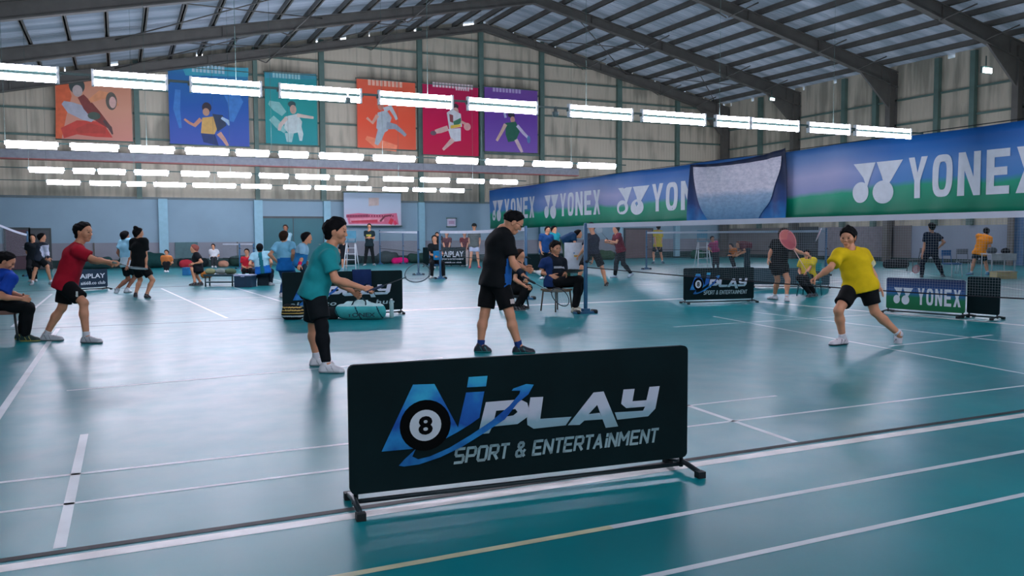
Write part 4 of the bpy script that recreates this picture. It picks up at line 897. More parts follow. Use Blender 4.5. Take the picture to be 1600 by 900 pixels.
    for q in 'RL':
        v = J['el'+q]-J['sh'+q]; 
        if sleeve <= 1: c = J['sh'+q]+v*sleeve; tp.append(cone(J['sh'+q], J['sh'+q]+v*(sleeve+.1), .054*b+e_*.9, .056*b+e_, cut=[(c, nrm(v))]))
        else:
            tp += [cone(J['sh'+q], J['el'+q], .052*b+e_, .042*b+e_*.8), cone(J['el'+q], J['el'+q]+(J['wr'+q]-J['el'+q])*.93, .042*b+e_*.8, .03*b+e_*.6)]
    nc = Np+spine*.02*b+fr*.012
    garment('shirt', tp, [cloth(top)]+[cloth(c) for c in topmats], cuts=[(hem, -spine)], subs=[dict(cone(nc-spine*.02, Hc, .060*b, .070*b), k=.01)], fn=topfn)
    sh_ = [cone(Pp+spine*.09*b, Pp, .125*b*girth+.008, .135*b*girth+.008, squash(fr, 1.2, lat, .84)), cone(J['hipR'], J['hipL'], .105*b+.012, .105*b+.012)]
    for q in 'RL':
        v = J['kn'+q]-J['hip'+q]; sk = J['an'+q]-J['kn'+q]
        if shorts <= 1: c = J['hip'+q]+v*shorts; sh_.append(cone(J['hip'+q], J['hip'+q]+v*(shorts+.12), .100*b+.01, .080*b+.02, cut=[(c, nrm(v))]))
        else: sh_ += [cone(J['hip'+q], J['kn'+q], .096*b+.01, .064*b+.012), cone(J['kn'+q], J['kn'+q]+sk*.4-fr*.008, .062*b+.012, .060*b+.012), cone(J['kn'+q]+sk*.38-fr*.008, J['kn'+q]+sk*.93, .060*b+.012, .046*b+.01)]
    garment('shorts' if shorts <= 1 else 'trousers', sh_, [cloth(bottom)]+[cloth(c) for c in botmats], noise=.004, fn=botfn)
    if leggings:
        for q in leggings[1]:
            sk = J['an'+q]-J['kn'+q]; garment('legging', [cone(J['hip'+q]+(J['kn'+q]-J['hip'+q])*.5, J['kn'+q], .074*b, .064*b), cone(J['kn'+q], J['kn'+q]+sk*.38-fr*.01, .062*b, .066*b), cone(J['kn'+q]+sk*.36-fr*.01, J['kn'+q]+sk*.88, .066*b, .05*b)], [cloth(leggings[0])], noise=.001)
    for q in 'RL':
        he, to, up, an = J['he'+q], J['to'+q], J['fu'+q], J['an'+q]; t = nrm(to-he); sdv = np.cross(t, up); r_ = .008 if not far else .014
        sk = nrm(J['kn'+q]-an)
        garment('sock', [cone(an-up*.02, an+sk*.07*b, .043*b, .045*b)], [cloth(sock)], cuts=[(an+sk*.065*b, sk)], noise=0, r=r_)
        SHO = [cone(he+t*.04+up*.042, he+t*.12+up*.045, .040, .042), cone(he+t*.12+up*.045, to-t*.045+up*.022, .043, .036, squash(sdv, .9)), cone(he+t*.045+up*.03, an+up*.0-t*.005, .040, .044*b), cone(he+t*.035+up*.012, to-t*.04+up*.012, .040, .044)]
        def fn(c, _, he=he, up=up, t=t): hgt = (c-he)@up; al = (c-he)@t; return np.where(hgt < .019, 1, np.where((np.abs(np.sin(al*55+hgt*30)) < .25) & (al > .06) & (al < .19) & (hgt < .075), 2, 0))
        garment('shoe', SHO, [mat(shoe, rough=.5), mat(sole, rough=.5), mat(sole, rough=.6, var=.05)], cuts=[(he+up*.001, -up)], noise=0, k=.015, fn=fn, r=r_)
    # ---- hair
    hc = mat(haircol, rough=.8, var=.3, scale=60, bump=.3, spec=.12) if haircol else HAIRM
    if hair != 'none':
        th_ = .012 if not far else .014
        HR = [cone(hp_(-.022, .030), hp_(-.005, .042), .083*hs+th_, .080*hs+th_*.8, squash(hd, .84, sd_, 1.04))]
        HR.append(cone(hp_(-.045, .0), hp_(-.048, -.045), .066*hs+th_*.6, .056*hs+th_*.4, squash(sd_, .95)))
        cuts = [(hp_(.030, .035), nrm(hd*.80-hu*.60)), (hp_(-.02, -.080), -hu)]
        hs_ = []
        if hair == 'crop': cuts = [(hp_(.030, .035), nrm(hd*.80-hu*.60)), (hp_(-.02, -.015), nrm(-hu+hd*.1))]
        if hair in ('messy', 'fringe'): HR += [cone(hp_(.045, .085, .03), hp_(.08, .058, .035), .026, .014), cone(hp_(.05, .09, -.02), hp_(.086, .060, -.01), .028, .014), cone(hp_(.02, .11, .0), hp_(-.03, .115, .01), .03, .03), cone(hp_(.05, .085, -.04), hp_(.075, .05, -.045), .022, .012)]
        if hair == 'messy': cuts = [(hp_(.045, .028), nrm(hd*.75-hu*.66)), (hp_(-.02, -.080), -hu)]
        if hair == 'fringe': cuts = [(hp_(.058, .04), nrm(hd*.75-hu*.66)), (hp_(-.02, -.080), -hu)]
        if hair == 'long': HR += [cone(hp_(-.06, .0), hp_(-.08, -.16), .07, .05, squash(sd_, .8)), cone(hp_(-.06, -.12), Np-spine*.1-fr*.09, .055, .035)]; cuts = [(hp_(.03, .035), nrm(hd*.8-hu*.6))]
        if hair == 'bun': HR += [cone(hp_(-.05, .12), hp_(-.07, .13), .045, .045)]
        if hair == 'pony': HR += [cone(hp_(-.10, .03), hp_(-.15, -.03), .03, .035), cone(hp_(-.15, -.03), hp_(-.16, -.16), .035, .015)]; cuts = [(hp_(.03, .035), nrm(hd*.8-hu*.6))]
        V, Fc = sdf_surface(HR, .0075 if not far else .014, .02, [dict(cone(hp_(-.002, -.012, .095*q_), hp_(-.002, -.03, .095*q_), .034, .034), k=.008) for q_ in (1, -1)] if not far and hair != 'long' else (), cuts, .004 if not far else 0, 75.); g = MB(); g.add(V, Fc, 0, True); g.build('hair', [hc], body)
    if capcol:
        g = MB(); V, Fc = sdf_surface([cone(hp_(-.015, .038), hp_(.0, .045), .102*hs, .098*hs, squash(hd, .88))], .012, .02, (), [(hp_(0, .03), -hu)]); g.add(V, Fc, 0, True)
        V, Fc = sdf_surface([cone(hp_(.07, .042), hp_(.13, .030), .062, .055, squash(hu, 4.))], .008, .02); g.add(V, Fc, 0, True); g.build('cap', [cloth(capcol)], body)
    if glasses:
        g = MB()
        for s_ in (1, -1):
            g.tube([hp_(.094, .003+.015*math.sin(a), s_*.032+.021*math.cos(a)) for a in [k*math.pi/8 for k in range(16)]], .0022, n=6, closed=True); g.tube([hp_(.092, .008, s_*.053), hp_(.03, .008, s_*.077), hp_(-.01, .004, s_*.080)], .002, n=6)
        g.tube([hp_(.097, .006, .011), hp_(.097, .006, -.011)], .002, n=6); g.build('glasses', [mat('#14181c', rough=.3)], body)
    return body, J, dict(Z=Z, f=f, rt=rt, fr=fr, spine=spine, N=Np, P=Pp, hp=hp_, hd=hd)
RACKN = 0
def racket(grip, tip, nrmv, label, col='#20262b', string='#c9ced0', gripcol='#1a1f24', L=1., group='badminton rackets', hw=.108, sr=.0009, shaftc='#2a3036'):
    grip = np.asarray(grip, float); d = nrm(np.asarray(tip, float)-grip); n = nrm(np.asarray(nrmv, float)-d*(np.asarray(nrmv, float)@d)); s = np.cross(d, n); a = grip-d*.06
    t = thing('badminton_racket', a, label, 'racket', group)
    b = MB(); b.tube([a, a+d*.012, a+d*.16, a+d*.18], [.0165, .0145, .0135, .008], n=10); b.build('grip', [mat(gripcol, rough=.7)], t)
    b = MB(); b.tube([a+d*.17, a+d*.41*L], .0042, n=8); b.build('shaft', [mat(shaftc, rough=.3)], t)
    c = a+d*(.41*L+.128); b = MB(); ov = [c-d*.128*math.cos(q)*(1 if math.cos(q) > 0 else 1)+s*hw*math.sin(q)*(1-.08*math.cos(q)) for q in [2*math.pi*k/40 for k in range(40)]]; b.tube(ov, .0056, n=8, closed=True); b.tube([a+d*(.41*L-.015), a+d*(.41*L+.01)], .007, n=8); b.build('racket_head', [mat(col, rough=.3, metal=.2)], t)
    b = MB()
    for k in range(-10, 11):
        v = k/10.6; h = .125*math.sqrt(max(0, 1-v*v)); b.tube([c+s*hw*v-d*h, c+s*hw*v+d*h], sr, n=4, smooth=False)
        h = hw*math.sqrt(max(0, 1-v*v)); b.tube([c+d*.126*v-s*h, c+d*.126*v+s*h], sr, n=4, smooth=False)
    b.build('strings', [mat(string, rough=.4)], t); return t

# ================================================================== THE PLAYERS NEARBY
def mark(x0, x1, y0, y1, zmax):      # a small printed patch on the side that faces the camera
    def fn(c, K):
        q = c-CAM; d = q@LK; px = 800+F*(q@RT)/d; py = 450-F*(q@UPV)/d
        return np.where((px > x0) & (px < x1) & (py > y0) & (py < y1) & (d < depth(K['P'])+zmax), 1, 0)
    return fn
def panel(ctr, K):      # blue side panel of the black shirt
    q = ctr-K['P']; u = q@K['lat']; v = q@K['fr']; h = (q@K['spine'])/np.linalg.norm(K['N']-K['P'])
    return np.where((u > .085) & (u < .215) & (v > -.02) & (v < .105) & (h < .62) & (h > -.2), 1, 0)
def shortsmark(ctr, K):
    return np.zeros(len(ctr))
b1, J1, K1 = person('player in black shirt and shorts looking down at a racket, standing behind the large barrier', (783, 551), (785, 361, -.02), (774, 436), (803, 348, -.04), (.78, .62),
    dict(s=(793, 374, -.14), e=(802, 413, -.17), w=(817, 430, -.12), f=(801, 836, -.05, -.1), k=(797, 492, -.10), hd=(.5, -.35, -.2), curl=.85, pn=(-.3, -.8, .4)),
    dict(s=(772, 372, .15), w=(820, 419, -.10), f=(741, 768, .05, .02), k=(757, 492, .04), hd=(.8, -.1, 0), curl=.6), '#0c1114', '#0a0d10',
    hdir=(.93, .1, -.55), H=1.70, hair='crop', glasses=True, sleeve=.66, shorts=.80, sock='#1d3a72', shoe='#15212b', sole='#1d6f70', girth=1.1, topfn=panel, topmats=('#1f5fa8',), botfn=mark(797, 804, 467, 475, .0), botmats=('#c3b9b6',))
hR = J1['wrR']+J1['hdR']*.07
racket(hR, J3(872, 462, K1['Z']-.1), -FWD*.6+ZUP*.5, 'dark racket held by the player in black, pointing down to the right', col='#1c2a33', string='#1f6b76', sr=.0006)
bm_ = MB(); v = nrm(J1['elR']-J1['wrR']); bm_.lathe(J1['wrR']+v*.01, [(.033, 0), (.036, .01), (.036, .06), (.036, .07)], 16, 0, ax=v); bm_.build('wristband', [cloth('#1b2430')], b1)
def shuttle(p, d, label, s=1.):
    d = nrm(d); t = thing('shuttlecock', p, label, 'shuttlecock')
    b = MB(); b.lathe(p, [(.004, -.013), (.011, -.009), (.0135, 0), (.0135, .012)], 12, 0, ax=d); b.build('cork', [mat('#e3e0d4', rough=.7)], t)
    b = MB(); u = nrm(np.cross(d, (0, 0, 1))); w_ = np.cross(d, u)
    for k in range(16):
        a = 2*math.pi*k/16; r = u*math.cos(a)+w_*math.sin(a); tt = np.cross(d, r)
        p0, p1 = p+d*.012+r*.012, p+d*.075+r*.032; b.add([p0-tt*.001, p0+tt*.001, p1+tt*.006, p1+d*.007, p1-tt*.006], [(0, 1, 2, 3, 4)], 0)
    b.build('feather_skirt', [mat('#e8ecee', rough=.8)], t); return t
ps = J1['wrL']+J1['hdL']*.115; shuttle(ps, nrm(HOR*.9-ZUP*.2), 'white feather shuttlecock held in the left hand of the player in black')
bm_ = MB(); c = K1['P']-ZUP*.20+K1['rt']*.135+K1['fr']*.03; o = c+K1['rt']*.0
# ---- teal shirt
b2, J2, K2 = person('player in teal shirt leaning forward with a racket, left of the large barrier', (506, 578), (515, 389, 0), (491, 453), (526, 362, 0), (.96, .28),
    dict(s=(513, 402, -.17), e=(524, 437, -.20), w=(570, 451, 0), f=(499, 538, -.16, -.19), k=(503, 509, -.14), curl=.95, pn=(-.1, -.5, .8), hd=(.6, .1, 0)),
    dict(s=(506, 398, .16), e=(527, 440, .14), w=(552, 456, -.05), f=(484, 502, .28, .28), k=(490, 510, .22), curl=.5), '#1d8f93', '#0b1418',
    hdir=(1, -.05, -.05), H=1.70, hair='messy', sleeve=.66, shorts=.82, shoe='#ccd0d4', sole='#9fa8ad', leggings=('#0a1015', 'R'), girth=1.02, sock='#c9cdd3')
h = J2['wrR']+J2['hdR']*.075
racket(h, J3(648, 428, K2['Z']-.05), ZUP*.55-FWD*.8, 'racket held out by the player in the teal shirt', col='#4b5f66', string='#9aa7ad', gripcol='#1c2c48')
# ---- red shirt
b3, J3_, K3 = person('player in dark red shirt and black shorts with one arm stretched forward', (112, 534), (121, 385, 0), (103, 441), (131, 363, 0), (.97, .22),
    dict(s=(121, 392, -.16), e=(148, 406, -.10), w=(174, 410, 0), f=(127, 160, -.12, -.15), k=(131, 473, -.12), curl=.9, pn=(0, -.6, .7)),
    dict(s=(117, 391, .16), e=(144, 407, .14), w=(168, 411, -.05), f=(64, 99, .12, .10), k=(97, 481, .1), curl=.5), '#9e1328', '#0a0d10',
    hdir=(1, -.12, -.05), H=1.68, hair='short', sleeve=.68, shorts=.80, shoe='#b3babf', sole='#6d7678', botfn=mark(118, 122, 455, 464, .0), botmats=('#b9c3c0',))
racket(J3_['wrR']+J3_['hdR']*.07, J3_['wrR']+HOR*.16+FWD*.6-ZUP*.12, ZUP, 'racket held forward by the player in dark red', col='#5a6a70', string='#aab4b8', gripcol='#6c7a70')
# ---- yellow shirt
def ysleeve(ctr, K):
    s = K['J']; q = ctr-s['shL']; v = s['elL']-s['shL']; t = (q@v)/(v@v); dd = np.linalg.norm(q-np.clip(t, 0, 1)[:, None]*v, axis=1); return np.where((t > .40) & (dd < .085), 1, 0)
b4, J4, K4 = person('player in yellow shirt and black shorts lunging with arms spread on the right', (1345, 538), (1331, 395, 0), (1343, 445), (1325, 371, -.02), (-.35, -.94),
    dict(s=(1311, 398, -.04), e=(1297, 419, -.14), w=(1276, 434, -.02), f=(1323, 1297, .02, -.12), k=(1310, 485, -.14), curl=.95, hd=(-.5, -.1, -.1)),
    dict(s=(1350, 397, .03), e=(1361, 423, .10), w=(1373, 446, -.02), f=(1401, 1402, .12, .10, .17, .0), k=(1367, 487, -.02), curl=.15, hd=(.3, -.3, 0)), '#d0b313', '#0a0d10',
    hdir=(-.62, -.78, -.12), H=1.68, hair='fringe', sleeve=.70, shorts=.72, sock='#c9cdd3', shoe='#c2c0c6', sole='#39434d', topfn=ysleeve, topmats=('#c9c9a6',), girth=1.0)
h = J4['wrR']+J4['hdR']*.06
racket(h, J3(1225, 364, K4['Z']+.02), -FWD+HOR*.15, 'pink strung racket raised by the player in yellow', col='#c47e7c', string='#c8646c', sr=.0022, hw=.090, L=1.22, shaftc='#c9a8a4', gripcol='#1f4a48')
# ---- blue shirt seated at the left edge
b5, J5, K5 = person('person in royal blue shirt sitting on a chair at the left edge', (30, 532), (4, 424, 0), (-2, 471), (10, 409, -.02), (.93, .36),
    dict(s=(17, 436, -.16), w=(34, 467, -.05), f=(32, 52, -.1, -.1), k=(44, 482, -.14), curl=.6), dict(w=(36, 463, -.1), f=(24, 46, .12, .12), k=(45, 480, .12), curl=.5), '#0f3f9e', '#0a1013',
    hdir=(.85, .3, -.45), H=1.66, hair='short', sleeve=.75, shorts=2, seat=True, shoe='#16332f', sole='#a7a35a', sock='#10151a')
def chair(c, f, label, col='#6a5a4c', legc='#3a4246', w_=.42, h=.43, back=True, Z=None, group=None, folding=False):
    c = np.asarray(c, float)
    if c[2] > .2: h = c[2]-.128
    f = nrm(np.asarray(f)*np.array([1, 1, 0])); r = np.array([f[1], -f[0], 0]); t = thing('chair', (c[0], c[1], 0), label, 'chair', group)
    b = MB(); b.box((c[0], c[1], h), (w_, w_, .03), 0, (r, f, ZUP)); b.box((c[0], c[1], h-.025), (w_*.9, w_*.9, .025), 0, (r, f, ZUP)); b.build('seat', [mat(col, rough=.5)], t)
    for sx in (-1, 1):
        for sy in (-1, 1):
            q = MB(); tp = c*np.array([1, 1, 0])+r*sx*w_*.42+f*sy*w_*.42; q.tube([tp+ZUP*(h-.02), tp+r*sx*.03+f*sy*.03+ZUP*.005], [.016, .014], n=8); q.build('leg', [mat(legc, rough=.4)], t)
    if back:
        q = MB(); bk = c*np.array([1, 1, 0])-f*w_*.46
        for sx in (-1, 1): q.tube([bk+r*sx*w_*.4+ZUP*h, bk+r*sx*w_*.4-f*.06+ZUP*(h+.4)], .013, n=8)
        q.box(bk-f*.05+ZUP*(h+.32), (w_*.86, .02, .18), 0, (r, f, ZUP)); q.build('backrest', [mat(col, rough=.5)], t)
    return t
chair(K5['P']+K5['f']*.03, K5['f'], 'brown seated metal chair under the person in royal blue', back=False, h=.33, legc='#2a3134', col='#7d5f52')
# ---- seated umpire
b6, J6, K6 = person('seated umpire in black and navy shirt with a clipboard, left of the blue post', (872, 486), (867, 402, 0), (866, 441), (868, 388, -.03), (.62, -.78),
    dict(s=(850, 410, -.02), e=(845, 425, .0), w=(862, 431, -.12), f=(893, 905, -.3, -.42), k=(905, 437, -.30), curl=.3), dict(s=(880, 410, .06), w=(884, 428, -.30), f=(893, 911, -.05, -.12), k=(908, 441, -.10), curl=.3), '#101a24', '#0b0e11',
    hdir=(.55, -.82, -.05), H=1.66, hair='fringe', haircol='#14110f', sleeve=.62, shorts=2, seat=True, shoe='#b9b6a2', sole='#8d9186', sock='#1a1d20',
    topfn=lambda c, K: np.where(((c-K['N'])@K['lat'] > .13), 1, np.where((np.abs((c-K['N'])@K['spine']+.21) < .018) & (np.abs((c-K['N'])@K['lat']-.0) < .11) & ((c-K['N'])@K['fr'] > .02), 2, 0)), topmats=('#16305f', '#aab2bb'))
chair(K6['P']+K6['f']*.06, K6['f'], 'low brown stool under the seated umpire', back=False, h=.40, legc='#4b4238', col='#86705a', w_=.40)
bm_ = MB(); c = (J6['knR']+J6['wrL'])/2+ZUP*.10; bm_.box(c, (.34, .24, .012), 0, (K6['rt'], nrm(K6['f']+ZUP*.25), nrm(ZUP-K6['f']*.25))); bm_.box(c+K6['f']*.09+ZUP*.03, (.1, .03, .012), 1, (K6['rt'], nrm(K6['f']+ZUP*.25), nrm(ZUP-K6['f']*.25)))
o = bm_.build('clipboard', [mat('#0e1418', rough=.5), mat('#8b949a', rough=.3, metal=.8)], origin=c); tag(o, 'dark clipboard on the lap of the seated umpire', 'clipboard')
b7, J7, K7 = person('person in black sitting half hidden behind the player in black', (808, 484), (812, 414, 0), (803, 452), (812, 400, 0), (.9, -.35),
    dict(w=(822, 448, -.1), f=(800, 814, -.2, -.22), k=(824, 452, -.2), curl=.5), dict(w=(822, 446, -.1), f=(806, 820, .1, .1), k=(826, 450, .05), curl=.5), '#0c1013', '#0b0e10', H=1.6, hair='short', haircol='#2b1a14', shorts=2, seat=True, far=True, shoe='#12171a')
chair(K7['P'], K7['f'], 'dark stool hidden behind the player in black', back=False, h=.38, col='#1d2528', legc='#1d2528')

# ================================================================== PEOPLE FARTHER AWAY
PP = lambda *a, **k: person(*a, far=True, **k)
def grad_top(lo_, hi_=None):
    return lambda c, K: np.where(((c-K['P'])@K['spine'] < lo_*np.linalg.norm(K['N']-K['P'])), 1, 0)
bA, JA, KA = PP('player in black shirt and black cap lunging behind the main net post', (938, 447), (927, 368, 0), (925, 393), (924, 356, 0), (-.5, -.8),
   dict(e=(911, 391, -.1), w=(904, 400, 0), f=(905, 897, -.1, -.2), k=(909, 417, -.2)), dict(s=(932, 373, 0), e=(930, 391, 0), w=(926, 407, 0), f=(950, 948, .1, .05, .08, 0), k=(940, 416, .0)), '#161c2c', '#0c1013', hdir=(-.3, -.8, 0), H=1.70, capcol='#11161c', hair='short', shorts=1.6 if False else .95, shoe='#10151a', sock='#a8826a')
bB, JB, KB = PP('player in maroon shirt and black leggings running beyond the main net', (975, 434), (964, 367, 0), (970, 391), (962, 358, 0), (-.85, -.3),
   dict(w=(949, 379, .05), f=(964, 958, 0, -.05), k=(963, 411, -.05)), dict(w=(951, 376, -.05), f=(990, 986, .1, .05, .1, .05), k=(974, 412, .0)), '#5f1426', '#11171d', H=1.68, hair='short', shorts=2, shoe='#9fb5c4', sock='#c9ccd0')
racket(JB['wrL'], JB['wrL']-HOR*.3+ZUP*.35, FWD, 'racket lifted by the player in maroon', col='#8aa0aa')
bC, JC, KC = PP('small figure in yellow shirt and black shorts standing far behind the net', (1028, 412), (1028, 361.5, 0), (1028, 383.5), (1028.5, 355.5, 0), (-.2, .95),
   dict(w=(1032, 386, -.1), f=(1034, 1036, 0, .1)), dict(w=(1025, 386, -.1), f=(1023, 1021, 0, .1)), '#b9a820', '#14181c', H=1.8, shoe='#3c5a6c', sock='#c9cdd0', hair='short')
bD, JD, KD = PP('player in black seen from behind, walking away with hair tied up', (222, 465), (217, 375, 0), (217, 415), (217, 365, 0), (.25, .95),
   dict(e=(228, 400, .02), w=(228.5, 414, -.05), f=(227, 231, -.1, -.2), curl=.4), dict(e=(206, 400, 0), w=(208, 414, -.1), f=(212, 212, 0, .15)), '#0d1214', '#0b1012', hdir=(.75, .6, 0), H=1.62, hair='bun', shoe='#22252a', sock='#b98a72', shorts=.72)
bE, JE, KE = PP('player in pale blue shirt beside the walker in black', (196, 458), (196.5, 376, 0), (199, 413), (196, 369, 0), (.45, .85),
   dict(e=(204, 398, -.05), w=(199, 415, -.1), f=(194, 199, 0, .1)), dict(w=(193, 408, 0), f=(187, 184, .15, .1, .1, .02)), '#8cc4dc', '#11161a', H=1.62, hair='short', skin=SKIN2, shoe='#b9c2c8', topfn=grad_top(.25), topmats=('#c3d3dd',))
bF, JF, KF = PP('player in black shirt and skirt standing beyond the net, left of the pink racket', (1222, 470), (1220, 377, 0), (1217, 417), (1225, 366, 0), (.25, -.95),
   dict(s=(1210, 380, 0), e=(1204, 394, 0), w=(1201, 405, 0), f=(1215, 1211, .3, .35), k=(1215, 438, .1)), dict(s=(1230, 381, 0), e=(1246, 393, -.1), w=(1262, 399, 0), f=(1228, 1231, -.1, -.3), curl=.9, k=(1231, 437, -.1)), '#0a0d0f', '#0a0c0e', H=1.62, hair='long', haircol='#2a1d16', shoe='#c2c6cb', sock='#c9cdd2', shorts=.55)
racket(JF['wrL']+JF['hdL']*.05, J3(1276, 374, KF['Z']-.1), HOR*1.0-FWD*.35, 'red racket with white marks held up by the player in black beyond the net', col='#c3c6cc', string='#8e4452', sr=.002)
bG, JG, KG = PP('child in yellow shirt and dark trousers sitting behind the net', (1262, 463), (1262, 406, 0), (1264, 433), (1261, 398, 0), (-.6, -.8),
   dict(w=(1250, 428, -.1), f=(1268, 1264, -.2, -.3), k=(1248, 434, -.3)), dict(w=(1256, 430, -.1), f=(1276, 1272, -.1, -.2), k=(1258, 436, -.25)), '#c9b52a', '#0d1215', H=1.35, hair='short', seat=True, shorts=2, shoe='#20282e')
chair(KG['P']-KG['f']*.05, KG['f'], 'teal plastic chair behind the child in yellow', col='#14808c', legc='#1b5a66', h=.34)
bH, JH, KH = PP('player in navy top and wide dark trousers walking on the far right court', (1455, 434), (1456, 366, 0), (1455, 394), (1455, 355, 0), (-.2, .95),
   dict(w=(1466, 388, 0), f=(1470, 1474, .3, .4, .06, .0)), dict(e=(1444, 385, 0), w=(1441, 398, 0), f=(1441, 1439, -.1, .1)), '#0f1d2e', '#0e1a28', H=1.72, hair='short', shorts=2, shoe='#1a222a', girth=1.15)
racket(JH['wrL'], JH['wrL']-ZUP*.45-HOR*.18, FWD, 'pink racket hanging from the hand of the player in navy', col='#b04a55', string='#c06a70', sr=.002)
bI, JI, KI = PP('player in orange shirt bending forward on the far right', (1530, 430), (1538, 369, 0), (1530, 396), (1541, 362, .05), (.35, .9),
   dict(w=(1543, 397, 0), f=(1541, 1546, -.1, 0), k=(1540, 411, 0)), dict(w=(1535, 398, 0), f=(1521, 1517, .1, .1), k=(1522, 409, 0)), '#e08a1e', '#17242c', H=1.68, hair='short', shoe='#3f7fa0', sock='#c3c9cf')
bJ, JJ_, KJ = PP('person in black standing by the far left post under the pink banner', (577, 413), (577, 362, 0), (577, 383), (577, 354, 0), (0, -1),
   dict(w=(575, 371, -.2), f=(572, 570, 0, -.1)), dict(w=(579, 371, -.2), f=(583, 585, 0, -.1)), '#16282e', '#0d1517', H=1.8, hair='short', shorts=2, shoe='#8b959a', zdepth=39.5, topfn=lambda c, K: np.where((np.abs((c-K['N'])@K['spine']+.22) < .05) & (np.abs((c-K['N'])@K['lat']) < .12), 1, 0), topmats=('#a9a347',))
bK, JK, KK = PP('umpire in black with a blue clipboard sitting in the middle distance', (684, 435), (680, 383, 0), (680, 408), (679, 373.5, 0), (.15, -1),
   dict(w=(679, 400, -.2), f=(676, 674, -.3, -.4), k=(675, 412, -.35)), dict(w=(689, 400, -.2), f=(692, 694, -.3, -.4), k=(692, 412, -.35)), '#121a1e', '#0c1215', H=1.62, hair='long', haircol='#17120f', seat=True, shorts=2, shoe='#a8a9a5', zdepth=27.0)
chair(KK['P']-KK['f']*.02, KK['f'], 'blue chair under the umpire with the blue clipboard', col='#1c5f8c', legc='#2b4858', h=.40)
bm_ = MB(); c = (JK['wrR']+JK['wrL'])/2-FWD*.06+ZUP*.02; bm_.box(c, (.27, .02, .30), 0, (HOR, nrm(FWD+ZUP*.3), nrm(ZUP-FWD*.3))); bm_.box(c+ZUP*.14-FWD*.01, (.09, .02, .03), 1, (HOR, FWD, ZUP)); o = bm_.build('clipboard', [mat('#1880b8', rough=.5), mat('#8b949a', rough=.3, metal=.8)], origin=c); tag(o, 'blue clipboard held by the umpire sitting in the middle distance', 'clipboard')
bL, JL, KL = PP('person in grey shirt and pale shorts walking far behind the player in black', (741, 419), (741, 363, 0), (741, 384), (741, 354.5, 0), (0, -1),
   dict(w=(734, 384, 0), f=(735, 733, 0, -.3)), dict(w=(749, 384, 0), f=(747, 749, 0, -.1)), '#4e5755', '#a9b6cf', H=1.8, hair='short', capcol='#1d2222', shoe='#b03a58', sock='#b98a78', shorts=.6)
for i, (x, y, gy, c, lab, hy) in enumerate([(698, 380, 409, '#4c2026', 'person in maroon sitting behind the lettered barrier, left of two', 366), (726, 380, 409, '#5a1c20', 'person in maroon sitting behind the lettered barrier, right of two', 366.5), (683, 377, 410, '#10161a', 'dark haired person sitting behind the umpire with the blue clipboard', 367.5)]):
    _, Jx, Kx = PP(lab, (x, gy), (x, y-7, 0), (x, y+13, 0), (x, hy, 0), (0, -1), dict(w=(x-3, y+9, -.3), f=(x-4, x-4, -.4, -.6), k=(x-4, y+15, -.4)), dict(w=(x+3, y+9, -.3), f=(x+4, x+4, -.4, -.6), k=(x+4, y+15, -.4)), c, '#15171a' if i != 1 else '#c6b6b0', H=1.65, seat=True, hair='short', shorts=2, zdepth=38.2 if i != 2 else 35.5)
    chair(Kx['P'], Kx['f'], 'dark chair under the '+['seated person in maroon, left of two', 'seated person in maroon, right of two', 'dark haired person behind the umpire'][i], col='#232a2e', h=.40)
# pale blue group on the left
bM, JM, KM = PP('person in pale blue shirt sitting on a box with back turned', (412, 447), (407, 396, 0), (411, 424), (406, 388, 0), (-.2, 1),
   dict(w=(422, 420, .1), f=(421, 424, .1, .2), k=(424, 424, .25)), dict(w=(399, 418, .1), f=(399, 397, .1, .2), k=(398, 424, .25)), '#8cbccc', '#12202c', H=1.68, hair='short', seat=True, shorts=2, topfn=lambda c, K: np.where(np.abs((c-K['P'])@K['lat']) < .05, 1, np.where((c-K['P'])@K['spine'] < .12, 2, 0)), topmats=('#12606c', '#1560b0'), girth=1.2, shoe='#8d979d')
bN, JN, KN = PP('person in pale blue shirt standing at the left end of the AiPLAY barrier', (446, 455), (445, 381, 0), (446, 418), (444, 370, 0), (.2, .95),
   dict(w=(456, 408, 0), f=(451, 454, 0, .1)), dict(w=(434, 410, 0), f=(441, 440, 0, .1)), '#7cc0dc', '#14406e', H=1.72, hair='short', haircol='#2b1d14', shorts=2, topfn=grad_top(.35), topmats=('#1a6fb8',), zdepth=18.5)
bO, JO, KO = PP('tall person whose head shows above the others in front of the teal door', (446, 424), (446, 366, 0), (447, 396), (446, 356.5, 0), (0, -1),
   dict(w=(451, 398, 0), f=(450, 450, 0, -.1)), dict(w=(441, 398, 0), f=(443, 443, 0, -.1)), '#8fb4c2', '#1c3a4c', H=1.8, hair='short', haircol='#2c2a26', shorts=2, skin=SKIN2)
bP, JP, KP = PP('person in pale blue shirt leaning forward left of the player in teal', (478, 452), (474, 384, 0), (468, 412), (480, 372, 0), (.9, .1),
   dict(e=(472, 402, -.1), w=(468, 414, -.1), f=(473, 480, 0, 0)), dict(w=(478, 410, 0), f=(468, 474, .2, .2)), '#8ab9d2', '#14303c', H=1.66, hair='short', shorts=2, topfn=grad_top(.5), topmats=('#1d6ea6',), zdepth=18.0)
for q, (x, y) in (('pink', (468, 409)),):
    bm_ = MB(); v = nrm(JP['elR']-JP['wrR']); bm_.lathe(JP['wrR'], [(.035, 0), (.04, .01), (.04, .07), (.035, .08)], 12, 0, ax=v); bm_.build('wristband', [cloth('#c81c58')], bP)
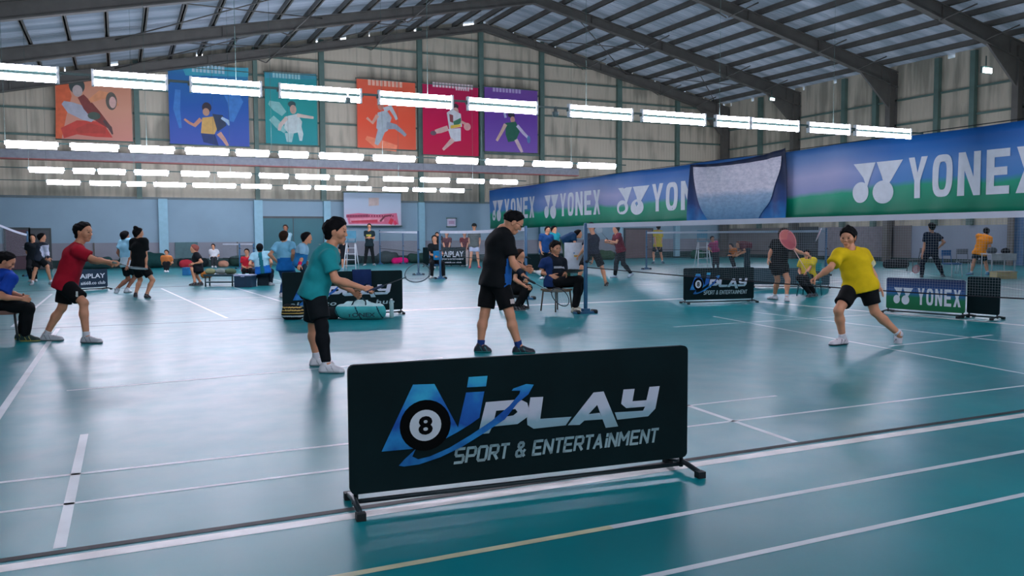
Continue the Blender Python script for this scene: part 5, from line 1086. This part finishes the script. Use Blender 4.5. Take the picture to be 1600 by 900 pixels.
bQ, JQ, KQ = PP('person in red shirt sitting among the bags in front of the teal door', (386, 432), (386, 403, 0), (386, 422), (385.5, 394, 0), (.1, -1),
   dict(w=(382, 418, -.2), f=(381, 380, -.3, -.5), k=(381, 422, -.4)), dict(w=(391, 418, -.2), f=(391, 392, -.3, -.5), k=(392, 422, -.4)), '#b01c2e', '#15181c', H=1.55, hair='short', seat=True, shorts=2)
bR, JR, KR = PP('person in black sitting with crossed bare legs on the bench at the left', (312, 446), (307, 397, 0), (310, 422), (303, 389, 0), (-.9, -.3),
   dict(w=(300, 414, -.1), f=(309, 303, -.1, -.1), k=(300, 420, -.1), curl=.4), dict(w=(303, 412, 0), f=(318, 312, .1, .1), k=(302, 423, .1)), '#12171d', '#1a1c20', H=1.62, hair='short', haircol='#8a5048', seat=True, shorts=.8, shoe='#14181c', sock='#b98263')
bS, JS, KS = PP('small seated person in white by the wall, left of the small nets', (334, 412), (334, 391, 0), (334, 404), (333, 385, 0), (.1, -1),
   dict(w=(331, 402, -.1), f=(332, 332, -.3, -.5), k=(332, 404, -.35)), dict(w=(337, 402, -.1), f=(337, 337, -.3, -.5), k=(337, 404, -.35)), '#c9ced2', '#2b3134', H=1.5, hair='short', seat=True, shorts=2, zdepth=38)
bT, JT, KT = PP('small person in orange top sitting on the floor by the blue column', (260, 420), (260, 401, 0), (260, 412), (260, 395, 0), (.1, -1),
   dict(w=(257, 411, -.1), f=(258, 258, -.3, -.5), k=(257, 411, -.3)), dict(w=(263, 411, -.1), f=(262, 262, -.3, -.5), k=(263, 411, -.3)), '#b8713c', '#15191c', H=1.5, hair='short', haircol='#30221a', seat=True, shorts=2, zdepth=33)
bU, JU, KU = PP('person in dark vest with white sleeves bending with a racket at the far left', (66, 445), (66, 380, 0), (61, 404), (66, 371, 0), (.6, .3),
   dict(s=(71, 384, -.1), e=(73, 395, 0), w=(76, 403, 0), f=(76, 82, .1, .1), k=(74, 416, 0)), dict(w=(70, 403, .1), f=(52, 50, -.1, -.2), k=(56, 420, -.1)), '#2c3440', '#0f1519', H=1.62, hair='short', sleeve=1.05, shorts=.9, shoe='#7f8a8f',
   topfn=lambda c, K: np.where(np.minimum(np.linalg.norm(c-K['J']['elR'], axis=1), np.linalg.norm(c-(K['J']['elR']+K['J']['shR'])/2, axis=1)) < .16, 1, 0), topmats=('#c3c9dd',))
racket(JU['wrR'], JU['wrR']+HOR*.18-ZUP*.4, FWD, 'racket hanging down from the bending person at the far left', col='#9fb6ad')
bV, JV, KV = PP('person in dark clothes standing behind the bending person at the far left', (50, 440), (52, 381, 0), (52, 404), (51, 372, 0), (.3, -.9),
   dict(w=(48, 402, 0), f=(50, 48, 0, -.1)), dict(w=(57, 402, 0), f=(55, 56, 0, -.1)), '#141c22', '#0e1519', H=1.62, hair='short', shorts=2, shoe='#9aa2a5')
bW, JW, KW = PP('person with dark shorts standing behind the face of the player in teal', (538, 421), (537, 383, 0), (538, 398), (537, 374, 0), (.3, -.9),
   dict(w=(533, 396, 0), f=(536, 534, 0, -.2)), dict(w=(542, 396, 0), f=(541, 542, 0, -.2)), '#12171c', '#12171c', H=1.3, hair='short', shoe='#6fa7bd', zdepth=34)
# umpires' table people right of centre: two in navy bending over a white board
bX, JX, KX = PP('person in navy shirt behind the seated umpire, head bowed', (857, 432), (854, 368, 0), (852, 392), (856, 360, 0), (.3, -.9),
   dict(w=(846, 393, -.1), f=(850, 847, 0, -.1)), dict(w=(860, 392, -.1), f=(857, 859, 0, -.1)), '#17447a', '#101a20', H=1.65, hair='short', shorts=2, zdepth=26)
bY, JY, KY = PP('person in dark blue shirt bending over the white board behind the umpire', (888, 432), (897, 368, 0), (881, 376), (904, 366, 0), (.95, -.1),
   dict(w=(908, 392, -.1), f=(884, 890, 0, 0)), dict(w=(903, 392, .1), f=(880, 886, .2, .2)), '#153a5c', '#2c4a3a', H=1.68, hair='short', shorts=2, zdepth=24)
bZ, JZ_, KZ = PP('person in teal shirt standing behind the person in navy', (866, 430), (866, 366, 0), (867, 390), (866, 359, 0), (.6, -.7),
   dict(w=(870, 392, -.1), f=(866, 868, 0, -.1)), dict(w=(863, 392, -.1), f=(870, 872, 0, -.1)), '#1e8a98', '#14252c', H=1.65, hair='short', shorts=2, zdepth=27.5)
# far right court people bending under the photo banner
b_, Jb, Kb = PP('person in dark red bending over far away below the photo banner', (1170, 412), (1157, 382, 0), (1170, 384), (1154, 382.5, 0), (-.9, -.2),
   dict(w=(1150, 396, 0), f=(1174, 1170, 0, 0)), dict(w=(1154, 398, 0), f=(1168, 1164, .1, .1)), '#5c1f2c', '#1a3038', H=1.65, hair='short', haircol='#6d4a3c', shorts=2, zdepth=30)
b_, Jc, Kc = PP('person in magenta far away left of the one bending in dark red', (1114, 408), (1115, 379, 0), (1118, 392), (1113, 373, 0), (.3, -.9),
   dict(w=(1112, 393, 0), f=(1116, 1114, 0, -.1)), dict(w=(1121, 393, 0), f=(1121, 1122, 0, -.1)), '#8c2a5c', '#2d3338', H=1.3, hair='short', shorts=2, zdepth=32)
b_, Jd, Kd = PP('person in orange brown crouching far away below the photo banner', (1146, 404), (1145, 390, 0), (1148, 399), (1142, 385, 0), (-.7, -.4),
   dict(w=(1139, 399, 0), f=(1149, 1145, 0, 0), k=(1140, 398, 0)), dict(w=(1141, 399, 0), f=(1152, 1148, .1, .1), k=(1142, 398, .1)), '#b06a36', '#2d3338', H=1.4, hair='short', shorts=2, seat=True, zdepth=33)

# ================================================================== BAGS, BOXES AND FURNITURE
def soft(name, prims, mats, label, cat, origin, res=.014, k=.03, cuts=(), noise=.004, fn=None, group=None, nf=20):
    V, Fc = sdf_surface(prims, res, k, (), cuts, noise, nf); g = MB(); g.add(V, Fc, 0, True)
    if fn is not None: g.m = [int(x) for x in fn(V[Fc].mean(1))]
    o = g.build(name, mats, origin=origin); return tag(o, label, cat, group)
# teal duffel before the second barrier
Zb = depth(gnd(560, 499)); A0, A1 = JZ(533, Zb, .13), JZ(594, Zb, .13)
fl_ = [(np.array([0, 0, .004]), -ZUP)]
bag = soft('duffel_bag', [cone(A0+ZUP*.0+HOR*.03, A1-HOR*.03, .135, .125), cone(A0+HOR*.12+ZUP*.09, A1-HOR*.15+ZUP*.07, .09, .08), cone((A0+A1)/2+ZUP*.14-HOR*.05, (A0+A1)/2+ZUP*.13+HOR*.1, .05, .05)],
     [cloth('#3fa7a8'), cloth('#a8ccce'), cloth('#0f3f4a')], 'pale teal duffel bag lying in front of the black barrier', 'bag', (A0+A1)/2*np.array([1, 1, 0]), res=.011, cuts=fl_,
     fn=lambda c: np.where(c[:, 2] > .22, 1, np.where(np.abs(np.sin((c@HOR)*9+c[:, 2]*4)) < .10, 2, 0)), noise=.012, nf=15)
g = MB(); d0 = -FWD*.132
for x0, x1, s_ in ((-.20, .26, 'YONEX'),):
    V, Fc = fit_text(s_, x0, x1, .05, .12, bold=.02); m_ = (A0+A1)/2*np.array([1, 1, 0]); g.add([m_+HOR*p[0]+ZUP*p[1]-FWD*.142 for p in V], Fc, 0)
g.build('bag_lettering', [mat('#0f3f4a')], bag)
g = MB(); m_ = (A0+A1)/2
for s_ in (-.12, .12): g.tube([m_+HOR*(s_-.02)-FWD*.08+ZUP*.08, m_+HOR*s_*.8-FWD*.07+ZUP*.17, m_+HOR*s_*.2-FWD*.02+ZUP*.22], .012, n=6)
g.build('strap', [cloth('#0f2f38')], bag)
Zb2 = depth(gnd(522, 499)); A0 = JZ(518, Zb2, .09); soft('sports_bag', [cone(A0-HOR*.06, A0+HOR*.06, .09, .09), cone(A0+ZUP*.05-HOR*.04, A0+ZUP*.05+HOR*.03, .06, .06)], [cloth('#101a1e')], 'small black bag lying left of the teal duffel', 'bag', A0*np.array([1, 1, 0]), cuts=fl_)
A0, A1 = JZ(449, Zb2, .10), JZ(466, Zb2, .10)
soft('sports_bag', [cone(A0, A1, .10, .10), cone(A0+ZUP*.08, A1+ZUP*.06, .08, .07)], [cloth('#0c1416'), cloth('#bba05a'), cloth('#c3cdd0')], 'black bag with yellow and white stripes at the barrier\'s left end', 'bag', (A0+A1)/2*np.array([1, 1, 0]), cuts=fl_,
     fn=lambda c: np.where((np.abs((c[:, 2] % .045)-.022) < .008) & (c[:, 2] > .09) & (c[:, 2] < .22), 1, np.where((np.abs(c[:, 2]-.06) < .01), 2, 0)))
def bottle(px, py, label, h=.26, col='#9fc6c8', Zo=0.):
    p = gnd(px, py); t = thing('water_bottle', p, label, 'bottle'); b = MB(); b.lathe(p, [(.03, .0), (.036, .01), (.036, h*.35), (.032, h*.4), (.036, h*.46), (.036, h*.72), (.016, h*.86), (.014, h*.9)], 16)
    b.build('bottle_body', [mat(col, rough=.15, spec=.8)], t); b = MB(); b.lathe(p+ZUP*h*.9, [(.017, 0), (.017, .02), (.012, .024)], 14); b.build('bottle_cap', [mat('#dfe6e8', rough=.4)], t)
bottle(612, 497, 'clear water bottle standing right of the teal duffel', h=.33)
p = gnd(570, 493); d = nrm(gnd(629, 490)-gnd(442, 497)); g = MB(); nn = np.array([d[1], -d[0], 0]); c = gnd(442, 497)+d*1.32; 
V = []; Fc = []
for i in range(13):
    for j, (off, z) in enumerate(((-.05, .50), (-.035, .66), (-.028, .765), (-.012, .785), (.012, .788), (.026, .77), (.04, .64), (.05, .52))):
        u = -.16+.32*i/12; V.append(c+d*u+nn*(off*(1+.25*math.sin(i*1.1))-.002)+ZUP*(z+(.02*math.sin(i*.9) if j in (0, 7) else .0)))
for i in range(12):
    for j in range(7): Fc.append((i*8+j, (i+1)*8+j, (i+1)*8+j+1, i*8+j+1))
g.add(V, Fc, 0, True); o = g.build('jacket', [cloth('#0a234c')], origin=c+ZUP*.7); tag(o, 'dark blue jacket draped over the top of the AiPLAY barrier', 'jacket')
# bench, boxes and cooler of the group on the left
def crate(px0, px1, py, h, dp, label, c0, c1=None, Z=None, name='storage_box', cat='box'):
    Z = Z or depth(gnd((px0+px1)/2, py)); a, b_ = JZ(px0, Z, 0), JZ(px1, Z, 0); W = np.linalg.norm(b_-a); c = (a+b_)/2+FWD*dp/2; t = thing(name, c, label, cat)
    q = MB(); q.box(c+ZUP*h*.45, (W, dp, h*.9), 0, (HOR, FWD, ZUP)); q.box(c+ZUP*h*.45-FWD*dp*.5, (W*.9, .012, h*.7), 0, (HOR, FWD, ZUP)); q.build('box_body', [mat(c0, rough=.5)], t)
    q = MB(); q.box(c+ZUP*h*.95, (W+.03, dp+.03, h*.1), 0, (HOR, FWD, ZUP)); q.box(c+ZUP*h*.9-FWD*(dp/2+.02), (W*.2, .02, .05), 0, (HOR, FWD, ZUP)); q.build('box_lid', [mat(c1 or c0, rough=.5)], t)
crate(366, 393, 449, .34, .45, 'navy cool box with a pale lid beside the seated person in pale blue', '#13324a', '#8d98b4')
crate(402, 420, 446, .36, .4, 'dark box under the seated person in pale blue', '#17303c')
crate(285, 297, 421, .28, .35, 'bright blue tub on the floor by the bench people', '#1b6a9e', Z=30)
crate(1558, 1589, 436, .22, .4, 'cream carton on the floor under the white table', '#b3a678', '#a39468')
crate(452, 464, 440, .5, .4, 'tall dark case standing behind the barrier end', '#12262c', Z=17)
def bench(px0, px1, py, h, dp, label, c0):
    Z = depth(gnd((px0+px1)/2, py)); a, b_ = JZ(px0, Z, 0), JZ(px1, Z, 0); W = np.linalg.norm(b_-a); c = (a+b_)/2+FWD*dp/2; t = thing('bench', c, label, 'bench')
    q = MB(); q.box(c+ZUP*(h-.03), (W, dp, .06), 0, (HOR, FWD, ZUP)); q.build('seat', [mat(c0, rough=.5)], t)
    for sx in (-.45, .45):
        for sy in (-.4, .4): q = MB(); q.tube([c+HOR*W*sx+FWD*dp*sy+ZUP*(h-.05), c+HOR*W*sx+FWD*dp*sy+ZUP*.004], .02, n=8); q.build('leg', [mat('#22333a')], t)
    q = MB(); q.box(c+ZUP*.12, (W*.9, dp*.8, .03), 0, (HOR, FWD, ZUP)); q.build('lower_shelf', [mat(c0, rough=.5)], t); return c, h, W
c, h_, W = bench(318, 365, 448, .34, .4, 'low dark bench holding bags at the left of the cool box', '#1c3a42')
for i, (u, cc, lab) in enumerate(((-.28, '#8a8f6a', 'khaki folded bag on the low bench, left one'), (.0, '#7d8a86', 'grey folded bag on the low bench, middle one'), (.28, '#566a52', 'green folded bag on the low bench, right one'))):
    q = c+HOR*u+ZUP*(h_+.075); soft('sports_bag', [cone(q-HOR*.08, q+HOR*.08, .075, .07), cone(q+ZUP*.03-HOR*.03, q+ZUP*.03+HOR*.04, .05, .05)], [cloth(cc)], lab, 'bag', q-ZUP*.075, res=.02, cuts=[(c+ZUP*(h_+.002), -ZUP)])
for i, (px, py, cc, r, lab) in enumerate([(323, 434, '#b06a2a', .13, 'orange bag leaning by the person with crossed legs'), (291, 418, '#a82f3c', .2, 'red bag on the floor beside the blue tub'), (625, 401, '#d01c70', .17, 'bright pink bag lying by the far wall'), (349, 412, '#b98a72', .16, 'tan bag by the far wall near the small nets'), (1090, 400, '#1d4a3c', .28, 'dark green bag by the far wall below the photo banner'), (940, 402, '#2c4a34', .3, 'dark green heap of bags left of the running player in maroon'), (1400, 415, '#20262b', .2, 'dark low bag near the right wall')]):
    p = gnd(px, py+(4 if i > 1 else 0)); p = p*min(1, 40.6/p[1]); wd = r*(1.6 if i in (2, 5, 6) else .6); soft('sports_bag', [cone(p-HOR*wd+ZUP*r*.8, p+HOR*wd+ZUP*r*.8, r, r*.95), cone(p+ZUP*r*1.3, p+ZUP*r*1.3+HOR*.05, r*.6, r*.6)], [cloth(cc)], lab, 'bag', p, res=.04 if r > .15 else .025, cuts=fl_)
# dark gear along the foot of the back wall
for i, (x, wd, hh, cc, lab) in enumerate([(-1.3, 1.6, .55, '#1d3f40', 'dark green covered mat pile left of the pale column'), (1.0, 1.3, .7, '#123a3a', 'dark green covered heap right of the walkers'), (3.1, 1.0, .42, '#1a2a2c', 'long dark mat pile below the dark wall panel'), (5.3, .8, .5, '#203a34', 'dark mat pile left of the teal door'),
                                      (10.4, .9, .45, '#2b3c40', 'dark covered bench below the pink banner'), (14.6, 1.8, .5, '#27443e', 'long green covered bench behind the far net'), (12.4, .6, .6, '#3c4a4c', 'grey covered stack right of the far net post')]):
    p = np.array([x, YB-1.0, 0]); X_ = np.array([1., 0, 0]); soft('mat_pile', [cone(p-X_*wd/2+ZUP*hh*.5, p+X_*wd/2+ZUP*hh*.5, hh*.5, hh*.5), cone(p-X_*wd*.3+ZUP*hh*.75, p+X_*wd*.2+ZUP*hh*.75, hh*.3, hh*.3)], [cloth(cc)], lab, 'mat pile', p, res=.05, cuts=fl_, noise=.02, nf=9)
# white step ladder / umpire chair behind the teal player
def ladder(px, Z, h, label, col='#c3ccd2', w_=.5):
    p = JZ(px, Z, 0); t = thing('umpire_chair', p, label, 'chair')
    for sx in (-1, 1):
        q = MB(); q.tube([p+HOR*sx*w_*.5-FWD*.35, p+HOR*sx*w_*.32-FWD*.05+ZUP*h], .02, n=8); q.build('leg', [mat(col, rough=.4)], t)
        q = MB(); q.tube([p+HOR*sx*w_*.5+FWD*.35, p+HOR*sx*w_*.32+FWD*.1+ZUP*h], .02, n=8); q.build('leg', [mat(col, rough=.4)], t)
    for k in range(1, 5): f_ = k/5; q = MB(); q.bar(p+HOR*-w_*(.5-.18*f_)-FWD*(.35-.3*f_)+ZUP*h*f_, p+HOR*w_*(.5-.18*f_)-FWD*(.35-.3*f_)+ZUP*h*f_, .05, .02); q.build('step', [mat(col, rough=.4)], t)
    q = MB(); q.box(p+ZUP*(h+.01), (w_*.8, .35, .03), 0, (HOR, FWD, ZUP)); q.build('seat', [mat('#3d7f96', rough=.5)], t)
    q = MB(); q.box(p+FWD*.16+ZUP*(h+.3), (w_*.75, .03, .3), 0, (HOR, FWD, ZUP)); q.tube([p+FWD*.16-HOR*w_*.3+ZUP*h, p+FWD*.16-HOR*w_*.3+ZUP*(h+.4)], .015); q.tube([p+FWD*.16+HOR*w_*.3+ZUP*h, p+FWD*.16+HOR*w_*.3+ZUP*(h+.4)], .015); q.build('backrest', [mat('#3d7f96', rough=.5)], t)
ladder(549, 33, 1.15, 'white umpire chair with steps far behind the teal player')
ladder(1098, 33, 1.1, 'white umpire chair with blue seat far away below the photo banner', w_=.55)
# white board on a stand in front of the people in navy
def board(px0, px1, py0, py1, Z, label):
    a, b_ = J3(px0, py1, Z), J3(px1, py0, Z); c = (a+b_)/2; W = (b_-a)@HOR; Hh = b_[2]-a[2]; t = thing('notice_board', np.array([c[0], c[1], 0]), label, 'board')
    q = MB(); q.box(c, (W, .03, Hh), 0, (HOR, FWD, ZUP)); q.box(c-FWD*.016+HOR*.05, (.10, .004, .05), 1, (HOR, FWD, ZUP)); q.box(c-FWD*.016+HOR*.0+ZUP*.08, (.04, .004, .03), 2, (HOR, FWD, ZUP)); q.build('board_panel', [mat('#b9c2cc', rough=.5), mat('#c99a3c'), mat('#2b6fa0')], t)
    for sx in (-1, 1): q = MB(); q.tube([c+HOR*sx*W*.4+ZUP*Hh*.4+FWD*.02, np.array([c[0], c[1], 0])+HOR*sx*W*.55-FWD*.05], .014, n=6); q.build('leg', [mat('#9fa8ae', rough=.4)], t)
    q = MB(); q.tube([c+ZUP*Hh*.4+FWD*.02, np.array([c[0], c[1], 0])+FWD*.4], .014, n=6); q.build('leg', [mat('#9fa8ae', rough=.4)], t)
board(882, 912, 379, 421, 22.5, 'white board with a small yellow drawing behind the seated umpire')
# white table on the far right
Zt = depth(gnd(1568, 434)); a, b_ = JZ(1548, Zt, 0), JZ(1588, Zt, 0); c = (a+b_)/2+FWD*.3; W = np.linalg.norm(b_-a); t = thing('table', c, 'white metal table with things on it at the right edge', 'table')
q = MB(); q.box(c+ZUP*.72, (W, .6, .03), 0, (HOR, FWD, ZUP)); q.box(c+ZUP*.62-FWD*.29, (W*.98, .015, .18), 0, (HOR, FWD, ZUP)); q.build('tabletop', [mat('#aab4ba', rough=.5)], t)
for sx in (-1, 1):
    for sy in (-1, 1): q = MB(); q.tube([c+HOR*sx*W*.45+FWD*sy*.27+ZUP*.7, c+HOR*sx*W*.45+FWD*sy*.27], .018, n=8); q.build('leg', [mat('#aab4ba', rough=.4)], t)
q = MB(); q.bar(c-HOR*W*.45-FWD*.27+ZUP*.2, c+HOR*W*.45-FWD*.27+ZUP*.2, .03, .03); q.build('stretcher', [mat('#aab4ba', rough=.4)], t)
for u, r, cc, lab in ((-.2, .11, '#4a555a', 'dark grey bag on the white table'), (.22, .09, '#1a2024', 'small black bag on the white table')):
    qq = c+HOR*u+ZUP*(.735+r*.8); soft('sports_bag', [cone(qq-HOR*.05, qq+HOR*.05, r, r*.9), cone(qq+ZUP*.05, qq+ZUP*.06, r*.6, r*.5)], [cloth(cc)], lab, 'bag', qq-ZUP*r*.8, res=.02, cuts=[(c+ZUP*.737, -ZUP)])
chair(JZ(1487, 26, 0), -FWD+HOR*.3, 'blue chair with white legs left of the player in orange', col='#1d5f94', legc='#b9c3ca'); chair(JZ(1505, 28, 0), -FWD-HOR*.3, 'dark grey chair with white legs near the player in orange', col='#4d5a62', legc='#b9c3ca')
chair(JZ(1430, 30, 0), -HOR, 'dark chair by the taupe shutter on the right', col='#2f383d', legc='#2f383d')
